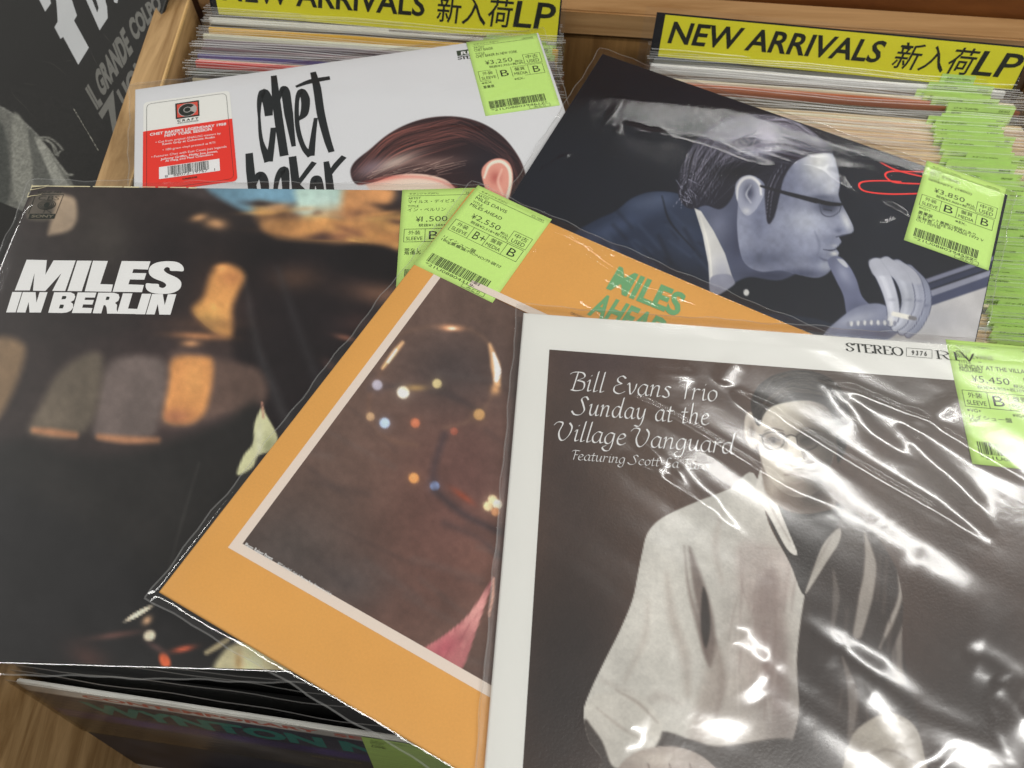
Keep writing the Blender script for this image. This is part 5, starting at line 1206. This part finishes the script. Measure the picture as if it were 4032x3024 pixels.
for i, (y, c, nm) in enumerate([(.300, (60, 50, 56), 'aubergine'), (.292, (214, 210, 196), 'bone white'), (.284, (92, 76, 100), 'faded purple'), (.276, (50, 50, 50), 'coal black'), (.268, (218, 210, 196), 'chalk white'), (.260, (120, 96, 110), 'old rose'), (.252, (226, 222, 206), 'snow white'), (.244, (84, 70, 88), 'grape'), (.236, (66, 60, 56), 'sepia')]):
    filed(-0.3835, -0.152 + (y + .152) * 1.058, -0.077, -1.5, LEAN, c, '%s record corner between side panel and pale grey brush lettered sleeve' % nm, GL, 1, 'g', sm=i)
# right bin
right = [(152, (120, 112, 104), 'taupe with a row of small white squares'), (162, (96, 104, 118), 'steel blue'), (169, (116, 116, 112), 'mid grey'), (177, (222, 222, 220), 'broad satin white'), (194, (108, 98, 90), 'dark taupe'), (203, (226, 214, 192), 'light cream'),
         (211, (190, 106, 66), 'rust orange'), (222, (158, 92, 62), 'brick brown'), (233, (90, 84, 74), 'dull grey brown')]
for i, (py, c, nm) in enumerate(right):
    P = hit(1900.0, float(py), (0, 0, -0.075), (0, 0, 1)); th = -5.0 + .1 * i; x = 0.0285 + random.uniform(-.003, .003)
    y0 = P[1] - (x - P[0]) * math.tan(math.radians(-th))
    o = filed(x, y0, -0.0760 + random.uniform(0, .002), th, LEAN, c, '%s record filed behind the dark blue sleeve' % nm, GR_, 2 if i in (3, 6) else 1, 'g', lx=random.uniform(-.030, -.004), lz=random.uniform(.004, .009), sm=i)
    if i == 0: strip(o, 'white_squares', [(0.012 + q * .0125, 0.0205 + q * .0125) for q in range(7)], paper('soft_white_ink', (190, 186, 176)), S - .007, S - .0015)
y = hit(1900.0, 240.0, (0, 0, -0.075), (0, 0, 1))[1]
creams = [((226, 206, 172), 'cream'), ((214, 190, 152), 'buff'), ((232, 218, 190), 'ivory white'), ((206, 178, 140), 'tan'), ((220, 196, 170), 'pinkish cream')]
i = 0; cnt = {}
while y > 0.035:
    c, nm = creams[(i * 7 + i // 3) % 5]; jit = random.uniform(-8, 8); c = tuple(max(0, min(255, v + round(jit))) for v in c)
    if i > 34 and i % 4 == 1: c, nm = [((150, 60, 52), 'wine red'), ((70, 70, 66), 'dark grey'), ((196, 200, 196), 'silver grey')][i % 3]
    cnt[nm] = cnt.get(nm, 0) + 1
    x = 0.0300 + random.uniform(-.003, .003) - (.35 - y) * .06; th = -4.2 + random.uniform(-.25, .25)
    y0 = y - (x - 0.16) * math.tan(math.radians(-th)) - 0
    lab = '%s record with green label, %s of its colour before the brick brown one' % (nm, ORD[min(cnt[nm] - 1, 19)] if cnt[nm] > 1 else 'first')
    filed(x, y0, -0.0770 + random.uniform(-.001, .0015), th, LEAN, c, lab, GR_, 1, 'g', lx=random.uniform(-.029, -.023) if i % 6 else random.uniform(-.020, -.010), lz=random.uniform(.0065, .0085), sm=i)
    y -= random.choice([.0036, .0039, .0042, .0046]); i += 1
# front of the left bin: the record facing the camera and black ones behind it
th = -7.7
fr = filed(-0.3868, -0.0919, -0.100, th, 10, (200, 200, 194), 'front record of the left bin, faded CONTEMPORARY SERIES lettering on its white band', 'records at the front of the left bin', 1, None, sm=1)
jk = [c for c in fr.children if c.name.startswith('jacket')][0]


def paint_front(p): pass


n = 60; X, Z = np.meshgrid(np.linspace(0.001, S - 0.001, n), np.linspace(S - .001, S - .20, n)); X = X.ravel(); Z = Z.ravel()
p = Paint(X * 1000, (S - Z) * 1000, (58, 62, 76))
p.poly([(0, 0), (315, 0), (315, 12), (0, 12)], (206, 204, 198), .6, smooth=False)
p.poly([(0, 48), (315, 48), (315, 66), (0, 66)], (70, 60, 110), 2, smooth=False)
p.poly([(0, 66), (315, 66), (315, 110), (0, 110)], (62, 62, 62), 3, smooth=False)
p.blob(120, 75, 60, 20, (120, 118, 120), .8, rot=15); p.blob(90, 110, 60, 26, (70, 70, 72), .7, rot=-20); p.blob(240, 95, 60, 30, (74, 66, 48), .7)
p.noise(30, .3, 2)
np_mesh('cover_picture', np.stack([X, np.full_like(X, -0.00012), Z], 1), grid_faces(n, n)[:, ::-1], PRINT, jk, ink=p.out())
def front_text(name, items, mat):
    k = Ink(0.0)
    for t, x, y, wd, ht, bo in items: k.text(t, x * MM, (315 - y - ht) * MM, wd * MM, ht * MM, bo)
    mesh(name, [(x, -0.00025 - z * .5, y) for x, y, z in k.V], k.F, mat, jk)
front_text('band_lettering', [('CONTEMPORARY  SERIES', 38, 3.5, 200, 6.5, .03)], paper('faded_red_ink', (196, 110, 96)))
front_text('title_lettering', [('WYNTON', 30, 20, 150, 24, .05), ('N', 190, 20, 26, 24, .05)], paper('teal_ink', (50, 128, 120)))
front_text('small_lettering', [('WALTER BOOKER', 165, 70, 34, 6, .02)], paper('tan_ink', (120, 112, 84)))
fl_ = bpy.data.objects.new('price_label', LM[0][0]); COL.objects.link(fl_); fl_.parent = fr; fl_.location = (0.206, -0.0006, S - 0.001); fl_.material_slots[0].link = 'OBJECT'; fl_.material_slots[0].material = GREEN
fp_ = bpy.data.objects.new('label_print', LM[0][1]); COL.objects.link(fp_); fp_.parent = fl_
for i, (dy, dth) in enumerate([(.008, 1.4), (.014, 2.6), (.021, 3.8), (.029, 4.6), (.038, 5.2)]):
    filed(-0.382 + i * .002, -0.0919 + dy, -0.1005 - .001 * i, th + dth, 10, (14, 14, 14), 'black record edge, %s one behind the white banded front record' % ORD[i], 'records at the front of the left bin', 1, None, sm=i)

# ---- yellow cards -----------------------------------------------------
def card(x, y, th, lean, wd, ht, label, left_margin, bmx, items, zb=-0.045):
    R = Matrix.Rotation(math.radians(th), 4, 'Z') @ Matrix.Rotation(-math.radians(lean), 4, 'X')
    o = thing('divider_card', label, 'divider card', Matrix.Translation((x, y, zb)) @ R, 'yellow header cards')
    o.location = (x, y, zb)
    box('black_backing', (-bmx, 0.0002, -0.0016), (wd + 0.0015, 0.0012, ht + 0.0012), paper('black_card', (26, 27, 32), grain=0.03), o)
    n = 30; X, Z = np.meshgrid(np.linspace(0, wd, n), np.linspace(ht, 0, 8))
    Yw = -0.0002 - 0.0 * X
    np_mesh('yellow_sheet', np.stack([X.ravel(), Yw.ravel(), Z.ravel()], 1), grid_faces(n, 8)[:, ::-1], YELLOW, o)
    k = Ink(0.0)
    for t, x0, x1, z0, z1, bo, sl in items: k.text(t, x0, z0, x1 - x0 - sl * (z1 - z0), z1 - z0, bo, slant=sl)
    mesh('lettering', [(a, -0.0004 - c, b) for a, b, c in k.V], k.F, INK, o)
    n = 40; X, Z = np.meshgrid(np.linspace(-left_margin, wd + 0.006, n), np.linspace(ht + 0.006, -0.02, 14))
    Yf = -0.0016 + 0.0005 * np.sin(X * 30) + 0.0003 * np.sin(X * 77 + Z * 90)
    s_ = np_mesh('clear_sleeve', np.stack([X.ravel(), Yf.ravel(), Z.ravel()], 1), grid_faces(n, 14)[:, ::-1], FILM_B, o)
    return o


card(0.0343, 0.4348, -6.2, 20, 0.3140, 0.0350, 'whole yellow card printed NEW ARRIVALS in black, standing in the right bin', 0.018, 0.0075,
     [('NEW ARRIVALS', 0.006, 0.194, 0.0118, 0.0305, .02, .14), ('新入荷', 0.203, 0.274, 0.0085, 0.0312, .006, .12), ('LP', 0.2735, 0.3130, 0.0095, 0.0300, .012, .14)], zb=-0.075)
card(-0.3652, 0.4790, -5.1, 20, 0.3100, 0.0366, 'yellow card cut off by the top of the picture, standing in the left bin', 0.004, 0.0065,
     [('NEW ARRIVALS', 0.006, 0.192, 0.0122, 0.0320, .02, .14), ('新入荷', 0.200, 0.270, 0.0085, 0.0328, .006, .12), ('LP', 0.2695, 0.3080, 0.0098, 0.0318, .012, .14)], zb=-0.075)

# ---- black record leaning against the outside of the side panel --------
n_ = np.array([-0.6, -0.4, 1.0]); n_ /= np.linalg.norm(n_); p0 = np.array([-.41, .25, -.15])
kz = (0, 0, 2.183)
H4 = hit([215., 340., 0.], [400., 0., 585.], p0, n_); A, B = H4[0], H4[1]
ex = B - A; ex /= np.linalg.norm(ex); ey = np.cross(n_, ex); p0 = A + ex * ((H4[2] - A) @ ex) - ey * 0.012
Mx = Matrix([[ex[i], ey[i], n_[i], p0[i]] for i in range(3)] + [[0, 0, 0, 1]])
def LB(pts):
    p = zoompx(*kz)(pts); P = hit([a for a, b in p], [b for a, b in p], p0, n_) - p0; return [tuple(v) for v in np.stack([P @ ex, P @ ey], 1)]
bl = thing('record', 'black record sleeve lettered IL GRANDE COLPO with grey fringed cloth, left of the side panel', 'record', Mx)
box('jacket', (0, 0, -0.003), (0.318, 0.318, 0.0), paper('black_board', (36, 35, 33), grain=0.1, rough=0.4), bl, bevel=0.0008)
jb = bl.children[0]
def inkobj(name, k, mat): return k.build(name, mat, jb)
k = Ink(0.0002)
for P in [[(478, -60), (490, 60), (498, 185), (470, 235), (522, 335), (545, 318), (675, 557), (765, 410), (638, 178), (663, 135), (600, -60)],
          [(300, -60), (340, 0), (390, 100), (440, 30), (420, -60)], [(700, -60), (742, 0), (858, 262), (928, 155), (922, 60), (890, -60), (800, -60), (832, 10), (850, 70), (838, 110), (770, -60)], [(960, -60), (985, 22), (1010, 28), (1030, -60)]]:
    k.poly(LB(P))
inkobj('title_lettering', k, paper('big_white_letters', (206, 208, 210), grain=0.03))
k = Ink(0.0002)
for t, q in [('IL', [(838, 948), (888, 895), (733, 765), (778, 690)]), ('GRANDE', [(880, 850), (1150, 445), (806, 640), (1060, 225)]), ('COLPO', [(1165, 370), (1400, 60), (1092, 185), (1345, -60)]), ('7', [(985, 1190), (1060, 1030), (848, 975), (975, 770)]),
             ('UOMINI', [(1075, 935), (1420, 460), (1000, 790), (1330, 260)])]:
    a = LB(q); k.quad(t, *a, bold=0.05)
inkobj('subtitle_lettering', k, paper('grey_letters', (118, 117, 112), grain=0.1, scale=300))
n = 110; cq = np.array(LB([(-40, 880), (720, 1720), (-40, 1720), (720, 880)])); Xb, Yb = np.meshgrid(np.linspace(max(cq[:, 0].min(), .001), min(cq[:, 0].max(), .317), n), np.linspace(min(cq[:, 1].max(), .317), max(cq[:, 1].min(), .001), n)); Xb = Xb.ravel(); Yb = Yb.ravel()
Pw = p0 + Xb[:, None] * ex + Yb[:, None] * ey; pu, pv = project(Pw); p = Paint(pu, pv, (37, 36, 34))
f_ = lambda pts: zoompx(*kz)(pts)
p.poly(f_([(-300, 850), (0, 915), (120, 985), (230, 1070), (330, 1170), (390, 1240), (470, 1350), (540, 1450), (640, 1600), (700, 1720), (-300, 1800)]), (112, 112, 106), .8)
p.line(f_([(0, 915), (120, 985), (230, 1070), (330, 1170)]), 3, (150, 150, 144), 1.5, .8)
p.poly(f_([(110, 1000), (230, 1090), (270, 1300), (300, 1700), (130, 1700)]), (140, 140, 132), 4); p.poly(f_([(240, 1110), (330, 1190), (440, 1380), (520, 1500), (620, 1660), (320, 1700), (280, 1400)]), (96, 97, 92), 4)
p.poly(f_([(300, 1190), (380, 1240), (520, 1480), (640, 1680), (520, 1700), (420, 1480)]), (156, 156, 148), 3); p.poly(f_([(-50, 1080), (60, 1180), (80, 1700), (-50, 1700)]), (74, 76, 72), 6)
for pts in [[(330, 1180), (420, 1185), (500, 1240), (540, 1290)], [(340, 1190), (440, 1230), (480, 1330), (520, 1300)], [(400, 1200), (470, 1260), (500, 1340)], [(520, 1420), (580, 1500), (625, 1505)], [(350, 1210), (430, 1300), (560, 1480), (620, 1500)]]:
    p.line(f_(pts), 3.2, (150, 150, 142), 1.6, .9)
p.noise(3, .25, 5)
mc = np_mesh('cover_picture', np.stack([Xb, Yb, np.full_like(Xb, .0001)], 1), grid_faces(n, n), PRINT, jb, ink=p.out())
k = Ink(0.0005); rr = np.random.default_rng(1); a, b = LB([(640, 940), (848, 1290)])
for i in range(34):
    t = i / 33; x = a[0] + (b[0] - a[0]) * t; y = a[1] + (b[1] - a[1]) * t; r_ = rr.uniform(.0002, .0006); k.rect(x - r_, y - r_, x + r_, y + r_)
inkobj('pale_dot_row', k, paper('pale_dot_paper', (190, 188, 176)))  # row of small pale squares along the staple line
k = Ink(0.0004)
for pts in [[(340, 528), (430, 540), (510, 590), (575, 650)], [(90, 740), (120, 820), (200, 900), (300, 1010)], [(200, 715), (310, 735)], [(142, 345), (146, 412)], [(890, 290), (950, 360)], [(780, 440), (845, 570)], [(560, 530), (640, 515)]]:
    k.stroke(LB(pts), [0.0001, 0.0004, 0.0001])
inkobj('scratch_marks', k, paper('scuff_grey', (84, 82, 76)))
box('clear_sleeve', (-.004, -.003, 0.001), (.324, .322, 0.0012), FILM_D, bl)
